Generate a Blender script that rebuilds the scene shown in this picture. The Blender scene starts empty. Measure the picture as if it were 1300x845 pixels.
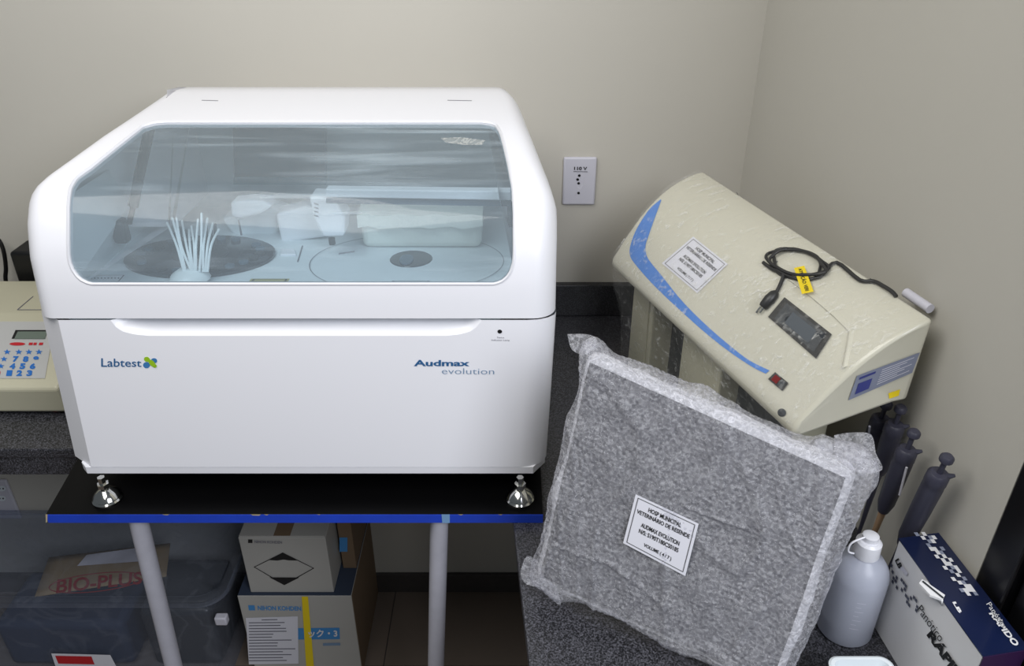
import bpy, bmesh, math, random
from mathutils import Vector, Matrix, noise
from mathutils.bvhtree import BVHTree

# ------------------------------------------------------------------ camera, world, lights, exposure
scene = bpy.context.scene
COL = scene.collection
TH = math.radians(29.7)
CT, ST = math.cos(TH), math.sin(TH)
H = 1.85
F = 1000.0

cam_d = bpy.data.cameras.new('camera')
cam_d.sensor_width = 36.0
cam_d.lens = 36.0 * F / 1300.0
cam_d.clip_start = 0.02
cam = bpy.data.objects.new('camera', cam_d)
COL.objects.link(cam)
cam.location = (0, 0, H)
cam.rotation_euler = (math.radians(90) - TH, 0, 0)
scene.camera = cam

world = bpy.data.worlds.new('world')
scene.world = world
world.use_nodes = True
wb = world.node_tree.nodes['Background']
wb.inputs[0].default_value = (0.80, 0.90, 1.0, 1)
wb.inputs[1].default_value = 0.11


def area(name, loc, target, sx, sy, power, col):
    d = bpy.data.lights.new(name, 'AREA')
    d.shape = 'RECTANGLE'
    d.size, d.size_y = sx, sy
    d.energy = power
    d.color = col
    o = bpy.data.objects.new(name, d)
    COL.objects.link(o)
    o.location = loc
    o.rotation_euler = (Vector(target) - Vector(loc)).to_track_quat('-Z', 'Y').to_euler()
    return o


area('ceiling_light', (-0.75, 0.30, 2.80), (0.30, 1.05, 1.25), 1.5, 0.9, 25, (1.0, 0.985, 0.95))
area('window_light', (0.95, -0.75, 2.55), (-0.1, 1.0, 1.15), 1.1, 1.0, 42, (0.90, 0.93, 1.0))

vs = scene.view_settings
vs.view_transform = 'Standard'
vs.look = 'None'
vs.gamma = 1.0
vs.use_curve_mapping = False
vs.exposure = 0.0
scene.cycles.max_bounces = 10
scene.cycles.transparent_max_bounces = 24

# ------------------------------------------------------------------ room measures
WALL_Y = 1.683
BENCH = 0.948
BOARD = 0.9655


def wall_x(y):
    return 0.508 + (WALL_Y - y) * 0.0704


# ------------------------------------------------------------------ helpers
def rd(px, py):
    u = (px - 650.0) / F
    v = (py - 422.5) / F
    return Vector((u, CT - v * ST, -ST - v * CT))


def P(px, py, Y=None, Z=None, X=None, T=None):
    """world point of a photograph pixel on the plane Y=, Z=, X= or at depth T"""
    d = rd(px, py)
    if Y is not None:
        t = Y / d.y
    elif Z is not None:
        t = (Z - H) / d.z
    elif X is not None:
        t = X / d.x
    else:
        t = T
    return Vector((0, 0, H)) + d * t


def plane_proj(pt, n):
    pt, n = Vector(pt), Vector(n).normalized()
    if n.dot(Vector((0, 0, H)) - pt) < 0:
        n = -n

    def f(px, py, off=0.0):
        d = rd(px, py)
        o = Vector((0, 0, H))
        t = (pt + n * off - o).dot(n) / d.dot(n)
        return o + d * t
    return f


def bvh_proj(bvh):
    o = Vector((0, 0, H))

    def f(px, py, off=0.0):
        d = rd(px, py).normalized()
        loc, nn, i, dist = bvh.ray_cast(o, d)
        if loc is None:
            loc, nn, i, dist = bvh.find_nearest(o + d * 1.2)
        return loc - d * off
    return f


def srgb(r, g, b):
    def c(x):
        x = x / 255.0
        return x / 12.92 if x <= 0.04045 else ((x + 0.055) / 1.055) ** 2.4
    return (c(r), c(g), c(b), 1)


def mat(name, col, rough=0.5, metal=0.0, spec=0.5, coat=0.0, bump=0.0, bscale=200.0, vary=0.0, vscale=8.0,
        alpha=1.0, trans=0.0):
    m = bpy.data.materials.new(name)
    m.use_nodes = True
    nt = m.node_tree
    b = nt.nodes['Principled BSDF']
    b.inputs['Base Color'].default_value = col
    b.inputs['Roughness'].default_value = rough
    b.inputs['Metallic'].default_value = metal
    b.inputs['Specular IOR Level'].default_value = spec
    b.inputs['Coat Weight'].default_value = coat
    b.inputs['Coat Roughness'].default_value = 0.12
    b.inputs['Alpha'].default_value = alpha
    b.inputs['Transmission Weight'].default_value = trans
    tc = nt.nodes.new('ShaderNodeTexCoord')
    if vary > 0:
        n = nt.nodes.new('ShaderNodeTexNoise')
        n.inputs['Scale'].default_value = vscale
        n.inputs['Detail'].default_value = 5
        nt.links.new(tc.outputs['Object'], n.inputs['Vector'])
        mx = nt.nodes.new('ShaderNodeMix')
        mx.data_type = 'RGBA'
        mx.inputs['A'].default_value = tuple(c * (1 - vary) for c in col[:3]) + (1,)
        mx.inputs['B'].default_value = tuple(min(1, c * (1 + vary)) for c in col[:3]) + (1,)
        nt.links.new(n.outputs['Fac'], mx.inputs['Factor'])
        nt.links.new(mx.outputs['Result'], b.inputs['Base Color'])
    if bump > 0:
        n = nt.nodes.new('ShaderNodeTexNoise')
        n.inputs['Scale'].default_value = bscale
        n.inputs['Detail'].default_value = 4
        nt.links.new(tc.outputs['Object'], n.inputs['Vector'])
        bp = nt.nodes.new('ShaderNodeBump')
        bp.inputs['Strength'].default_value = bump
        bp.inputs['Distance'].default_value = 0.002
        nt.links.new(n.outputs['Fac'], bp.inputs['Height'])
        nt.links.new(bp.outputs['Normal'], b.inputs['Normal'])
    return m


def granite_mat(name, dark, light, k):
    m = mat(name, dark, rough=0.28, spec=0.5)
    nt = m.node_tree
    b = nt.nodes['Principled BSDF']
    tc = nt.nodes.new('ShaderNodeTexCoord')
    n = nt.nodes.new('ShaderNodeTexNoise')
    n.inputs['Scale'].default_value = 420
    n.inputs['Detail'].default_value = 3
    n.inputs['Roughness'].default_value = 0.75
    r = nt.nodes.new('ShaderNodeValToRGB')
    r.color_ramp.elements[0].position = 0.44
    r.color_ramp.elements[0].color = dark
    r.color_ramp.elements[1].position = k
    r.color_ramp.elements[1].color = light
    nt.links.new(tc.outputs['Object'], n.inputs['Vector'])
    nt.links.new(n.outputs['Fac'], r.inputs['Fac'])
    nt.links.new(r.outputs['Color'], b.inputs['Base Color'])
    return m


def film_mat(name, tint, white, base_fac, scale, streak=(1, 1, 1), rough=0.15, bump=0.5, amount=0.35, rot=(0, 0, 0), dist=1.2, width=0.045, detail=6):
    """thin clear plastic: tinted see-through + wrinkled gloss + faint milky scatter"""
    m = bpy.data.materials.new(name)
    m.use_nodes = True
    nt = m.node_tree
    nt.nodes.clear()
    out = nt.nodes.new('ShaderNodeOutputMaterial')
    tr = nt.nodes.new('ShaderNodeBsdfTransparent')
    tr.inputs['Color'].default_value = tint
    pb = nt.nodes.new('ShaderNodeBsdfPrincipled')
    pb.inputs['Base Color'].default_value = white
    pb.inputs['Roughness'].default_value = rough
    tc = nt.nodes.new('ShaderNodeTexCoord')
    mp = nt.nodes.new('ShaderNodeMapping')
    mp.inputs['Scale'].default_value = streak
    mp.inputs['Rotation'].default_value = rot
    n = nt.nodes.new('ShaderNodeTexNoise')
    n.inputs['Scale'].default_value = scale
    n.inputs['Detail'].default_value = detail
    n.inputs['Distortion'].default_value = dist
    nt.links.new(tc.outputs['Object'], mp.inputs['Vector'])
    nt.links.new(mp.outputs['Vector'], n.inputs['Vector'])
    bp = nt.nodes.new('ShaderNodeBump')
    bp.inputs['Strength'].default_value = bump
    bp.inputs['Distance'].default_value = 0.01
    nt.links.new(n.outputs['Fac'], bp.inputs['Height'])
    nt.links.new(bp.outputs['Normal'], pb.inputs['Normal'])
    # ridged creases
    s = nt.nodes.new('ShaderNodeMath')
    s.operation = 'SUBTRACT'
    s.inputs[1].default_value = 0.5
    a = nt.nodes.new('ShaderNodeMath')
    a.operation = 'ABSOLUTE'
    nt.links.new(n.outputs['Fac'], s.inputs[0])
    nt.links.new(s.outputs[0], a.inputs[0])
    mr = nt.nodes.new('ShaderNodeMapRange')
    mr.inputs['From Min'].default_value = 0.0
    mr.inputs['From Max'].default_value = width
    mr.inputs['To Min'].default_value = base_fac + amount
    mr.inputs['To Max'].default_value = base_fac
    nt.links.new(a.outputs[0], mr.inputs['Value'])
    mx = nt.nodes.new('ShaderNodeMixShader')
    nt.links.new(mr.outputs['Result'], mx.inputs['Fac'])
    nt.links.new(tr.outputs[0], mx.inputs[1])
    nt.links.new(pb.outputs[0], mx.inputs[2])
    nt.links.new(mx.outputs[0], out.inputs['Surface'])
    return m


def streak_mat(name, base_fac, amount, white, rots, scale=(2.0, 55.0, 55.0), mask=7.0, tint=(1, 1, 1, 1), rough=0.15, lo=0.57, hi=0.70):
    """clear stretch film: fine parallel highlights painted in as patches of whiter streaks"""
    m = bpy.data.materials.new(name)
    m.use_nodes = True
    nt = m.node_tree
    nt.nodes.clear()
    N = nt.nodes.new
    L = nt.links.new
    out = N('ShaderNodeOutputMaterial')
    tr = N('ShaderNodeBsdfTransparent')
    tr.inputs['Color'].default_value = tint
    pb = N('ShaderNodeBsdfPrincipled')
    pb.inputs['Base Color'].default_value = white
    pb.inputs['Roughness'].default_value = rough
    tc = N('ShaderNodeTexCoord')
    total = None
    for k, rot in enumerate(rots):
        mp = N('ShaderNodeMapping')
        mp.inputs['Rotation'].default_value = rot
        mp.inputs['Scale'].default_value = scale
        mp.inputs['Location'].default_value = (k * 3.1, k * 1.7, k * 2.3)
        n = N('ShaderNodeTexNoise')
        n.inputs['Scale'].default_value = 1.0
        n.inputs['Detail'].default_value = 4
        n.inputs['Distortion'].default_value = 0.3
        a = N('ShaderNodeMapRange')
        a.inputs['From Min'].default_value = lo
        a.inputs['From Max'].default_value = hi
        k2 = N('ShaderNodeTexNoise')
        k2.noise_dimensions = '4D'
        k2.inputs['W'].default_value = k * 4.0
        k2.inputs['Scale'].default_value = mask
        b = N('ShaderNodeMapRange')
        b.inputs['From Min'].default_value = 0.42
        b.inputs['From Max'].default_value = 0.64
        mu = N('ShaderNodeMath')
        mu.operation = 'MULTIPLY'
        L(tc.outputs['Object'], mp.inputs['Vector'])
        L(mp.outputs['Vector'], n.inputs['Vector'])
        L(tc.outputs['Object'], k2.inputs['Vector'])
        L(n.outputs['Fac'], a.inputs['Value'])
        L(k2.outputs['Fac'], b.inputs['Value'])
        L(a.outputs['Result'], mu.inputs[0])
        L(b.outputs['Result'], mu.inputs[1])
        if total is None:
            total = mu
        else:
            mxm = N('ShaderNodeMath')
            mxm.operation = 'MAXIMUM'
            L(total.outputs[0], mxm.inputs[0])
            L(mu.outputs[0], mxm.inputs[1])
            total = mxm
    sc_ = N('ShaderNodeMath')
    sc_.operation = 'MULTIPLY_ADD'
    sc_.inputs[1].default_value = amount
    sc_.inputs[2].default_value = base_fac
    L(total.outputs[0], sc_.inputs[0])
    bp = N('ShaderNodeBump')
    bp.inputs['Strength'].default_value = 0.5
    bp.inputs['Distance'].default_value = 0.003
    L(total.outputs[0], bp.inputs['Height'])
    L(bp.outputs['Normal'], pb.inputs['Normal'])
    mx = N('ShaderNodeMixShader')
    L(sc_.outputs[0], mx.inputs['Fac'])
    L(tr.outputs[0], mx.inputs[1])
    L(pb.outputs[0], mx.inputs[2])
    L(mx.outputs[0], out.inputs['Surface'])
    return m


class MB:
    def __init__(self):
        self.v = []
        self.f = []

    def add(self, vs_, fs_):
        o = len(self.v)
        self.v += [Vector(p) for p in vs_]
        self.f += [tuple(i + o for i in f) for f in fs_]
        return self

    def box(self, lo, hi):
        x0, y0, z0 = lo
        x1, y1, z1 = hi
        vs_ = [(x0, y0, z0), (x1, y0, z0), (x1, y1, z0), (x0, y1, z0), (x0, y0, z1), (x1, y0, z1), (x1, y1, z1), (x0, y1, z1)]
        return self.add(vs_, HEX)

    def hexa(self, pts):
        """bottom 4 (ccw) + top 4"""
        return self.add(pts, HEX)

    def prism(self, poly, vec):
        n = len(poly)
        poly = [Vector(p) for p in poly]
        vec = Vector(vec)
        fs_ = [tuple(range(n))[::-1], tuple(range(n, 2 * n))]
        fs_ += [(i, (i + 1) % n, n + (i + 1) % n, n + i) for i in range(n)]
        return self.add(poly + [p + vec for p in poly], fs_)

    def grid(self, rows, closed=False):
        n = len(rows[0])
        fs_ = []
        for i in range(len(rows) - 1):
            for j in range(n if closed else n - 1):
                k = (j + 1) % n
                fs_.append((i * n + j, i * n + k, (i + 1) * n + k, (i + 1) * n + j))
        return self.add([p for r in rows for p in r], fs_)

    def tube(self, pts, r, seg=10, caps=True):
        pts = [Vector(p) for p in pts]
        rr = r if isinstance(r, (list, tuple)) else [r] * len(pts)
        rows = []
        up = None
        for i, p in enumerate(pts):
            d = (pts[min(i + 1, len(pts) - 1)] - pts[max(i - 1, 0)]).normalized()
            if up is None:
                up = Vector((0, 0, 1)) if abs(d.z) < 0.9 else Vector((1, 0, 0))
            a = d.cross(up).normalized()
            up = a.cross(d).normalized()
            rows.append([p + (a * math.cos(t) + up * math.sin(t)) * rr[i] for t in [2 * math.pi * k / seg for k in range(seg)]])
        o = len(self.v)
        self.grid(rows, closed=True)
        if caps:
            self.f.append(tuple(o + k for k in range(seg)))
            self.f.append(tuple(o + (len(pts) - 1) * seg + k for k in range(seg))[::-1])
        return self

    def lathe(self, c, prof, seg=28, axis=Vector((0, 0, 1)), sx=1.0, sy=1.0):
        """prof: (radius, height) list"""
        c = Vector(c)
        axis = Vector(axis).normalized()
        a = axis.orthogonal().normalized() if abs(axis.z) < 0.999 else Vector((1, 0, 0))
        b = axis.cross(a)
        rows = []
        for r, h in prof:
            r = max(r, 1e-5)
            rows.append([c + axis * h + (a * math.cos(t) * sx + b * math.sin(t) * sy) * r for t in [2 * math.pi * k / seg for k in range(seg)]])
        return self.grid(rows, closed=True)

    def bvh(self):
        return BVHTree.FromPolygons([tuple(p) for p in self.v], self.f)

    def build(self, name, material, parent=None, smooth=40, bevel=0.0, solid=0.0, merge=True, bseg=2):
        me = bpy.data.meshes.new(name)
        pts = self.v
        lo = Vector((min(p.x for p in pts), min(p.y for p in pts), min(p.z for p in pts)))
        hi = Vector((max(p.x for p in pts), max(p.y for p in pts), max(p.z for p in pts)))
        org = Vector(((lo.x + hi.x) / 2, (lo.y + hi.y) / 2, lo.z))
        me.from_pydata([tuple(p - org) for p in pts], [], self.f)
        if merge:
            bm = bmesh.new()
            bm.from_mesh(me)
            bmesh.ops.remove_doubles(bm, verts=bm.verts, dist=1e-5)
            bmesh.ops.recalc_face_normals(bm, faces=bm.faces)
            bm.to_mesh(me)
            bm.free()
        me.materials.append(material)
        o = bpy.data.objects.new(name, me)
        COL.objects.link(o)
        o.location = org
        if smooth:
            for p in me.polygons:
                p.use_smooth = True
            me.set_sharp_from_angle(angle=math.radians(smooth))
        if bevel:
            m = o.modifiers.new('bevel', 'BEVEL')
            m.width = bevel
            m.segments = bseg
            m.limit_method = 'ANGLE'
            m.angle_limit = math.radians(35)
            m.harden_normals = False
        if solid:
            m = o.modifiers.new('solid', 'SOLIDIFY')
            m.thickness = solid
            m.offset = -1
        if parent:
            adopt(o, parent)
        return o


HEX = [(0, 3, 2, 1), (4, 5, 6, 7), (0, 1, 5, 4), (1, 2, 6, 5), (2, 3, 7, 6), (3, 0, 4, 7)]


def world_loc(o):
    p = Vector(o.location)
    return p if o.parent is None else p + o.matrix_parent_inverse.translation + world_loc(o.parent)


def adopt(o, parent):
    w = world_loc(parent)
    o.parent = parent
    o.matrix_parent_inverse = Matrix.Translation(-w)
    # keep plain local coordinates instead of a parent inverse
    o.matrix_parent_inverse = Matrix.Identity(4)
    o.location = Vector(o.location) - w


def tag(o, label, cat, group=None, kind=None):
    o['label'] = label
    if cat:
        o['category'] = cat
    if group:
        o['group'] = group
    if kind:
        o['kind'] = kind
    return o


def part_label(o, label):
    o['label'] = label
    return o


def thing(name, label, cat, loc, group=None):
    o = bpy.data.objects.new(name, None)
    o.empty_display_size = 0.05
    COL.objects.link(o)
    o.location = loc
    return tag(o, label, cat, group)


def struct(o):
    o['kind'] = 'structure'
    return o


def bil(q, u, v):
    """q: photo corners top-left, top-right, bottom-right, bottom-left; u right, v down"""
    a = (q[0][0] * (1 - u) + q[1][0] * u, q[0][1] * (1 - u) + q[1][1] * u)
    b = (q[3][0] * (1 - u) + q[2][0] * u, q[3][1] * (1 - u) + q[2][1] * u)
    return (a[0] * (1 - v) + b[0] * v, a[1] * (1 - v) + b[1] * v)


_tc = {}


def text_shape(body, bold=0.0, align='CENTER', shear=0.0):
    key = (body, bold, align, shear)
    if key in _tc:
        return _tc[key]
    c = bpy.data.curves.new('t', 'FONT')
    c.body = body
    c.offset = bold
    c.align_x = align
    c.resolution_u = 3
    c.fill_mode = 'FRONT'
    c.shear = shear
    o = bpy.data.objects.new('t', c)
    COL.objects.link(o)
    dg = bpy.context.evaluated_depsgraph_get()
    dg.update()
    me = bpy.data.meshes.new_from_object(o.evaluated_get(dg))
    vs_ = [(v.co.x, v.co.y) for v in me.vertices]
    fs_ = [tuple(p.vertices) for p in me.polygons]
    bpy.data.objects.remove(o)
    bpy.data.curves.remove(c)
    bpy.data.meshes.remove(me)
    x0, x1 = min(v[0] for v in vs_), max(v[0] for v in vs_)
    y0, y1 = min(v[1] for v in vs_), max(v[1] for v in vs_)
    vs_ = [((x - x0) / (x1 - x0), 1 - (y - y0) / (y1 - y0)) for x, y in vs_]
    _tc[key] = (vs_, fs_)
    return _tc[key]


def sub(q, u0, v0, u1, v1):
    return [bil(q, u0, v0), bil(q, u1, v0), bil(q, u1, v1), bil(q, u0, v1)]


def write(mb, body, q, proj, off=0.0012, **kw):
    vs_, fs_ = text_shape(body, **kw)
    mb.add([proj(*bil(q, u, v), off) for u, v in vs_], fs_)
    return mb


def patch(mb, q, proj, off=0.001, nu=6, nv=6):
    mb.grid([[proj(*bil(q, i / nu, j / nv), off) for i in range(nu + 1)] for j in range(nv + 1)])
    return mb


def poly_patch(mb, pts, proj, off=0.001):
    c = (sum(p[0] for p in pts) / len(pts), sum(p[1] for p in pts) / len(pts))
    n = len(pts)
    vs_ = [proj(*p, off) for p in pts] + [proj(*c, off)]
    mb.add(vs_, [(i, (i + 1) % n, n) for i in range(n)])
    return mb


def disc(mb, cx, cy, rx, ry, proj, off=0.001, ang=0.0, seg=20):
    ca, sa = math.cos(ang), math.sin(ang)
    pts = []
    for k in range(seg):
        t = 2 * math.pi * k / seg
        x, y = rx * math.cos(t), ry * math.sin(t)
        pts.append((cx + x * ca - y * sa, cy + x * sa + y * ca))
    return poly_patch(mb, pts, proj, off)


def border(mb, q, proj, off=0.0012, w=0.012, i=0.06):
    for (a, b, c, d) in ((i, i, 1 - i, i + w), (i, 1 - i - w, 1 - i, 1 - i), (i, i, i + w * .8, 1 - i), (1 - i - w * .8, i, 1 - i, 1 - i)):
        patch(mb, sub(q, a, b, c, d), proj, off, 6 if c - a > .2 else 1, 6 if d - b > .2 else 1)
    return mb


def interp(tab, y):
    tab = sorted(tab)
    if y <= tab[0][0]:
        return tab[0][1]
    for (a, b), (c, d) in zip(tab, tab[1:]):
        if y <= c:
            return b + (d - b) * (y - a) / (c - a)
    return tab[-1][1]


def smooth_path(pts, n=8):
    pts = [Vector(p) for p in pts]
    out = []
    for i in range(len(pts) - 1):
        p0, p1, p2, p3 = pts[max(i - 1, 0)], pts[i], pts[i + 1], pts[min(i + 2, len(pts) - 1)]
        for k in range(n):
            t = k / n
            out.append(0.5 * ((2 * p1) + (p2 - p0) * t + (2 * p0 - 5 * p1 + 4 * p2 - p3) * t * t + (3 * p1 - p0 - 3 * p2 + p3) * t ** 3))
    out.append(pts[-1])
    return out


# ------------------------------------------------------------------ materials
M = {}
M['wall'] = mat('wall_paint', srgb(196, 192, 182), 0.75, bump=0.15, bscale=40, vary=0.03, vscale=3)
M['wall_r'] = mat('wall_paint_right', srgb(196, 193, 184), 0.75, bump=0.2, bscale=40, vary=0.03, vscale=3)
M['floor'] = mat('floor_tile', srgb(120, 108, 98), 0.35, vary=0.12, vscale=5)
M['skirt'] = mat('skirting_granite', srgb(70, 66, 64), 0.4, vary=0.2, vscale=60)
M['granite'] = granite_mat('granite_grey', srgb(22, 22, 24), srgb(112, 112, 120), 0.71)
M['granite_dark'] = granite_mat('granite_dark', srgb(24, 24, 26), srgb(84, 84, 90), 0.72)
M['white'] = mat('white_plastic', srgb(238, 238, 243), 0.38, coat=0.15)
M['white_in'] = mat('white_inner_plastic', srgb(225, 232, 236), 0.5)
M['white_soft'] = mat('white_tube', srgb(235, 240, 242), 0.35)
M['outlet'] = mat('outlet_plastic', srgb(205, 204, 214), 0.4)
M['black'] = mat('black_plastic', srgb(18, 18, 20), 0.4)
M['blackmat'] = mat('black_print', srgb(20, 20, 22), 0.6)
M['black_gloss'] = mat('black_lacquer', srgb(9, 9, 12), 0.3)
M['dark'] = mat('dark_grey_plastic', srgb(45, 50, 56), 0.35)
M['dark_tray'] = mat('smoked_plastic', srgb(34, 42, 52), 0.15, coat=0.5)
M['board_top'] = mat('black_laminate', srgb(6, 6, 7), 0.35, spec=0.12, vary=0.2, vscale=20)
M['blue_tape'] = mat('blue_edge_tape', srgb(28, 66, 190), 0.4, vary=0.18, vscale=25)
M['chrome'] = mat('chrome', srgb(215, 215, 210), 0.12, metal=1.0)
M['leg_paint'] = mat('worn_white_paint', srgb(176, 176, 186), 0.45, vary=0.14, vscale=30)
M['chip'] = mat('bare_chipboard', srgb(190, 175, 140), 0.8, vary=0.2, vscale=90)
M['ink_blue'] = mat('ink_blue', srgb(40, 92, 140), 0.5)
M['ink_slate'] = mat('ink_slate', srgb(120, 145, 172), 0.5)
M['ink_green'] = mat('ink_green', srgb(150, 190, 30), 0.5)
M['ink_grey'] = mat('ink_grey', srgb(110, 110, 120), 0.6)
M['ink_red'] = mat('ink_red', srgb(190, 30, 40), 0.5)
M['paper'] = mat('label_paper', srgb(222, 222, 230), 0.45)
M['cream'] = mat('cream_plastic', srgb(206, 203, 186), 0.33, coat=0.35, bump=0.12, bscale=60)
M['cream_dull'] = mat('cream_plastic_dull', srgb(190, 187, 165), 0.5, vary=0.04, vscale=10)
M['cream_key'] = mat('beige_instrument_plastic', srgb(196, 192, 168), 0.5, vary=0.04, vscale=12)
M['stripe'] = mat('blue_stripe_film', srgb(72, 132, 212), 0.35, coat=0.3, vary=0.08, vscale=60)
M['yellow'] = mat('yellow_tag', srgb(238, 210, 30), 0.5)
M['keypad'] = mat('keypad_foil', srgb(188, 188, 186), 0.4)
M['lcd'] = mat('lcd_glass', srgb(110, 122, 112), 0.15)
M['key_blue'] = mat('key_blue', srgb(40, 110, 190), 0.4)
M['cardboard_white'] = mat('white_cardboard', srgb(176, 174, 168), 0.7, vary=0.03, vscale=20)
M['cardboard_brown'] = mat('brown_cardboard', srgb(120, 100, 78), 0.8, vary=0.08, vscale=15)
M['navy'] = mat('navy_print', srgb(17, 28, 62), 0.3, coat=0.3)
M['box_white'] = mat('box_board_white', srgb(226, 226, 228), 0.5)
M['pipette'] = mat('pipette_grey', srgb(60, 60, 74), 0.42)
M['tip_brown'] = mat('pipette_shaft', srgb(170, 140, 110), 0.5)
M['screen'] = mat('display_glass', srgb(86, 92, 98), 0.2)
M['teal'] = mat('teal_plastic', srgb(50, 105, 120), 0.35)
M['lcd_dark'] = mat('slate_panel', srgb(78, 98, 114), 0.25)
M['tape_clear'] = mat('blue_box_print', srgb(70, 140, 200), 0.5)
M['olive'] = mat('olive_label', srgb(170, 165, 110), 0.6)
M['card_plate'] = mat('metal_data_plate', srgb(132, 138, 158), 0.35, vary=0.1, vscale=50)
M['bag_inside'] = mat('brown_paper_packet', srgb(150, 130, 98), 0.6, vary=0.08, vscale=20)
M['cord'] = mat('cord_rubber', srgb(46, 46, 46), 0.4)
M['cord_film'] = mat('cord_under_film', srgb(120, 120, 116), 0.35)

# ================================================================== THE ROOM
WX1 = -2.6
YN = -2.2
struct(MB().box((WX1, WALL_Y, 0), (wall_x(WALL_Y) + 0.02, WALL_Y + 0.12, 2.9)).build('wall_back', M['wall'], smooth=0))
xa, xb = wall_x(WALL_Y), wall_x(0.70)
struct(MB().hexa([(xb, 0.70, 0), (xb + 0.12, 0.70, 0), (xa + 0.12, WALL_Y + 0.1, 0), (xa, WALL_Y, 0),
                  (xb, 0.70, 2.9), (xb + 0.12, 0.70, 2.9), (xa + 0.12, WALL_Y + 0.1, 2.9), (xa, WALL_Y, 2.9)]).build('wall_right', M['wall_r'], smooth=0))
fl = struct(MB().box((WX1, YN, -0.05), (2.0, WALL_Y, -0.002)).build('floor', M['skirt'], smooth=0))
k = 0.45
nx, ny = 10, 9
for i in range(nx):
    for j in range(ny):
        x0, y0 = WX1 + i * k, 1.415 - (j + 0) * k
        if x0 + k > 2.01:
            continue
        y1 = min(y0 + k, WALL_Y) if j else WALL_Y - 0.0
        t = MB().box((x0 + .0015, y0 + .0015, -0.004), (x0 + k - .0015, (y0 + k if y0 + k < WALL_Y else WALL_Y) - .0015, 0.0))
        t.build('tile', M['floor'], fl, smooth=0)
struct(MB().box((WX1, WALL_Y - 0.012, 0.0), (wall_x(WALL_Y), WALL_Y, 0.072)).build('baseboard_back', M['skirt'], smooth=0, bevel=0.002))

# black door leaf and frame beside the bench, flush with the right wall
dr = struct(MB().box((xb - 0.001, 0.648, 0.0), (xb + 0.05, 0.70, 2.1)).build('door_1', M['black_gloss'], smooth=0, bevel=0.003))
MB().box((xb + 0.010, 0.56, 0.0), (xb + 0.045, 0.645, 2.1)).build('door_frame', M['black_gloss'], dr, smooth=0, bevel=0.002)
sc = P(1298, 601, X=xb + 0.011)
MB().lathe((xb - 0.001, 0.668, P(1297, 601, X=xb - 0.001).z), [(0.0001, 0.004), (0.003, 0.003), (0.004, 0.0), (0.004, -0.002)], 14, axis=(-1, 0, 0)).build('screw', M['chrome'], dr)

# ================================================================== BENCH (granite, L shape)
bench = MB()
c0 = P(660, 739, Z=BENCH)
c1 = P(672, 845, Z=BENCH)
dy = (c1.x - c0.x) / (c1.y - c0.y)


def edge_x(y):
    return c0.x + (y - c0.y) * dy


FY = 1.150   # front edge of the back run
EN = 0.45    # near end of the right run
top = [(WX1, FY), (edge_x(FY), FY), (edge_x(EN), EN), (wall_x(0.70) - 0.003, EN), (wall_x(0.70) - 0.003, 0.70), (wall_x(WALL_Y) - 0.001, WALL_Y), (WX1, WALL_Y)]
b = thing('worktop', 'dark speckled granite worktop in an L shape under the machines', 'worktop', (0.2, 1.4, BENCH - 0.02))
MB().prism([(x, y, BENCH - 0.02) for x, y in top], (0, 0, 0.02)).build('slab', M['granite'], b, smooth=0, bevel=0.003)
MB().box((WX1, FY + 0.004, BENCH - 0.062), (edge_x(FY) + 0.02, FY + 0.024, BENCH - 0.0215)).build('apron', M['granite'], b, smooth=0)
e0, e1 = edge_x(FY), edge_x(EN)
MB().hexa([(e1 + .004, EN, BENCH - .062), (e1 + .024, EN, BENCH - .062), (e0 + .024, FY + .004, BENCH - .062), (e0 + .004, FY + .004, BENCH - .062),
           (e1 + .004, EN, BENCH - .0215), (e1 + .024, EN, BENCH - .0215), (e0 + .024, FY + .004, BENCH - .0215), (e0 + .004, FY + .004, BENCH - .0215)]).build('apron', M['granite_dark'], b, smooth=0)
struct(MB().box((WX1, WALL_Y - 0.02, BENCH + 0.0002), (wall_x(WALL_Y) - 0.002, WALL_Y, BENCH + 0.082)).build('trim_1', M['granite_dark'], smooth=0, bevel=0.002))

# ================================================================== WALL SOCKETS
pw = plane_proj((0, WALL_Y, 0), (0, -1, 0))


def wall_box(q, d0, d1):
    a = [pw(*p, d0) for p in q]
    x0, x1 = (a[0].x + a[3].x) / 2, (a[1].x + a[2].x) / 2
    z1, z0 = (a[0].z + a[1].z) / 2, (a[2].z + a[3].z) / 2
    return MB().box((x0, WALL_Y - d1, z0), (x1, WALL_Y - d0, z1)), (x0, x1, z0, z1)


q = [(716, 197.5), (758, 199), (754, 259), (713, 258)]
mb, (x0, x1, z0, z1) = wall_box(q, 0.0, 0.009)
so = thing('wall_socket', 'white wall socket marked 110V between the big analyser and the cream instrument', 'socket', ((x0 + x1) / 2, WALL_Y, z0))
mb.build('cover_plate', M['outlet'], so, bevel=0.004, bseg=3)
pf = plane_proj((0, WALL_Y - 0.009, 0), (0, -1, 0))
m2 = MB()
pts = [(736, 219), (740.5, 222), (740.8, 234), (736.5, 240.5), (731.5, 235), (731.5, 223)]
fr = [pf(*p, 0.0005) for p in pts]
inn = [pf(736 + (p[0] - 736) * .8, 229.5 + (p[1] - 229.5) * .85, -0.0035) for p in pts]
m2.grid([fr, inn], closed=True)
m2.add(inn, [tuple(range(6))])
m2.build('socket_well', M['white'], so, smooth=0)
for cx, cy in ((735.5, 222.8), (733.4, 227.8), (734.6, 232.6), (734.5, 245)):
    disc(MB(), cx, cy, 1.7, 1.6, pf, 0.0014).build('pin_hole', M['black'], so, smooth=0)
mb = write(MB(), '110 V', [(729, 211.5), (745.5, 211.7), (745.3, 216), (728.8, 215.8)], pf, 0.0012, bold=0.03)
patch(mb, [(728, 217.4), (746, 217.6), (746, 218.2), (728, 218)], pf, 0.001, 1, 1)
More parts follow.
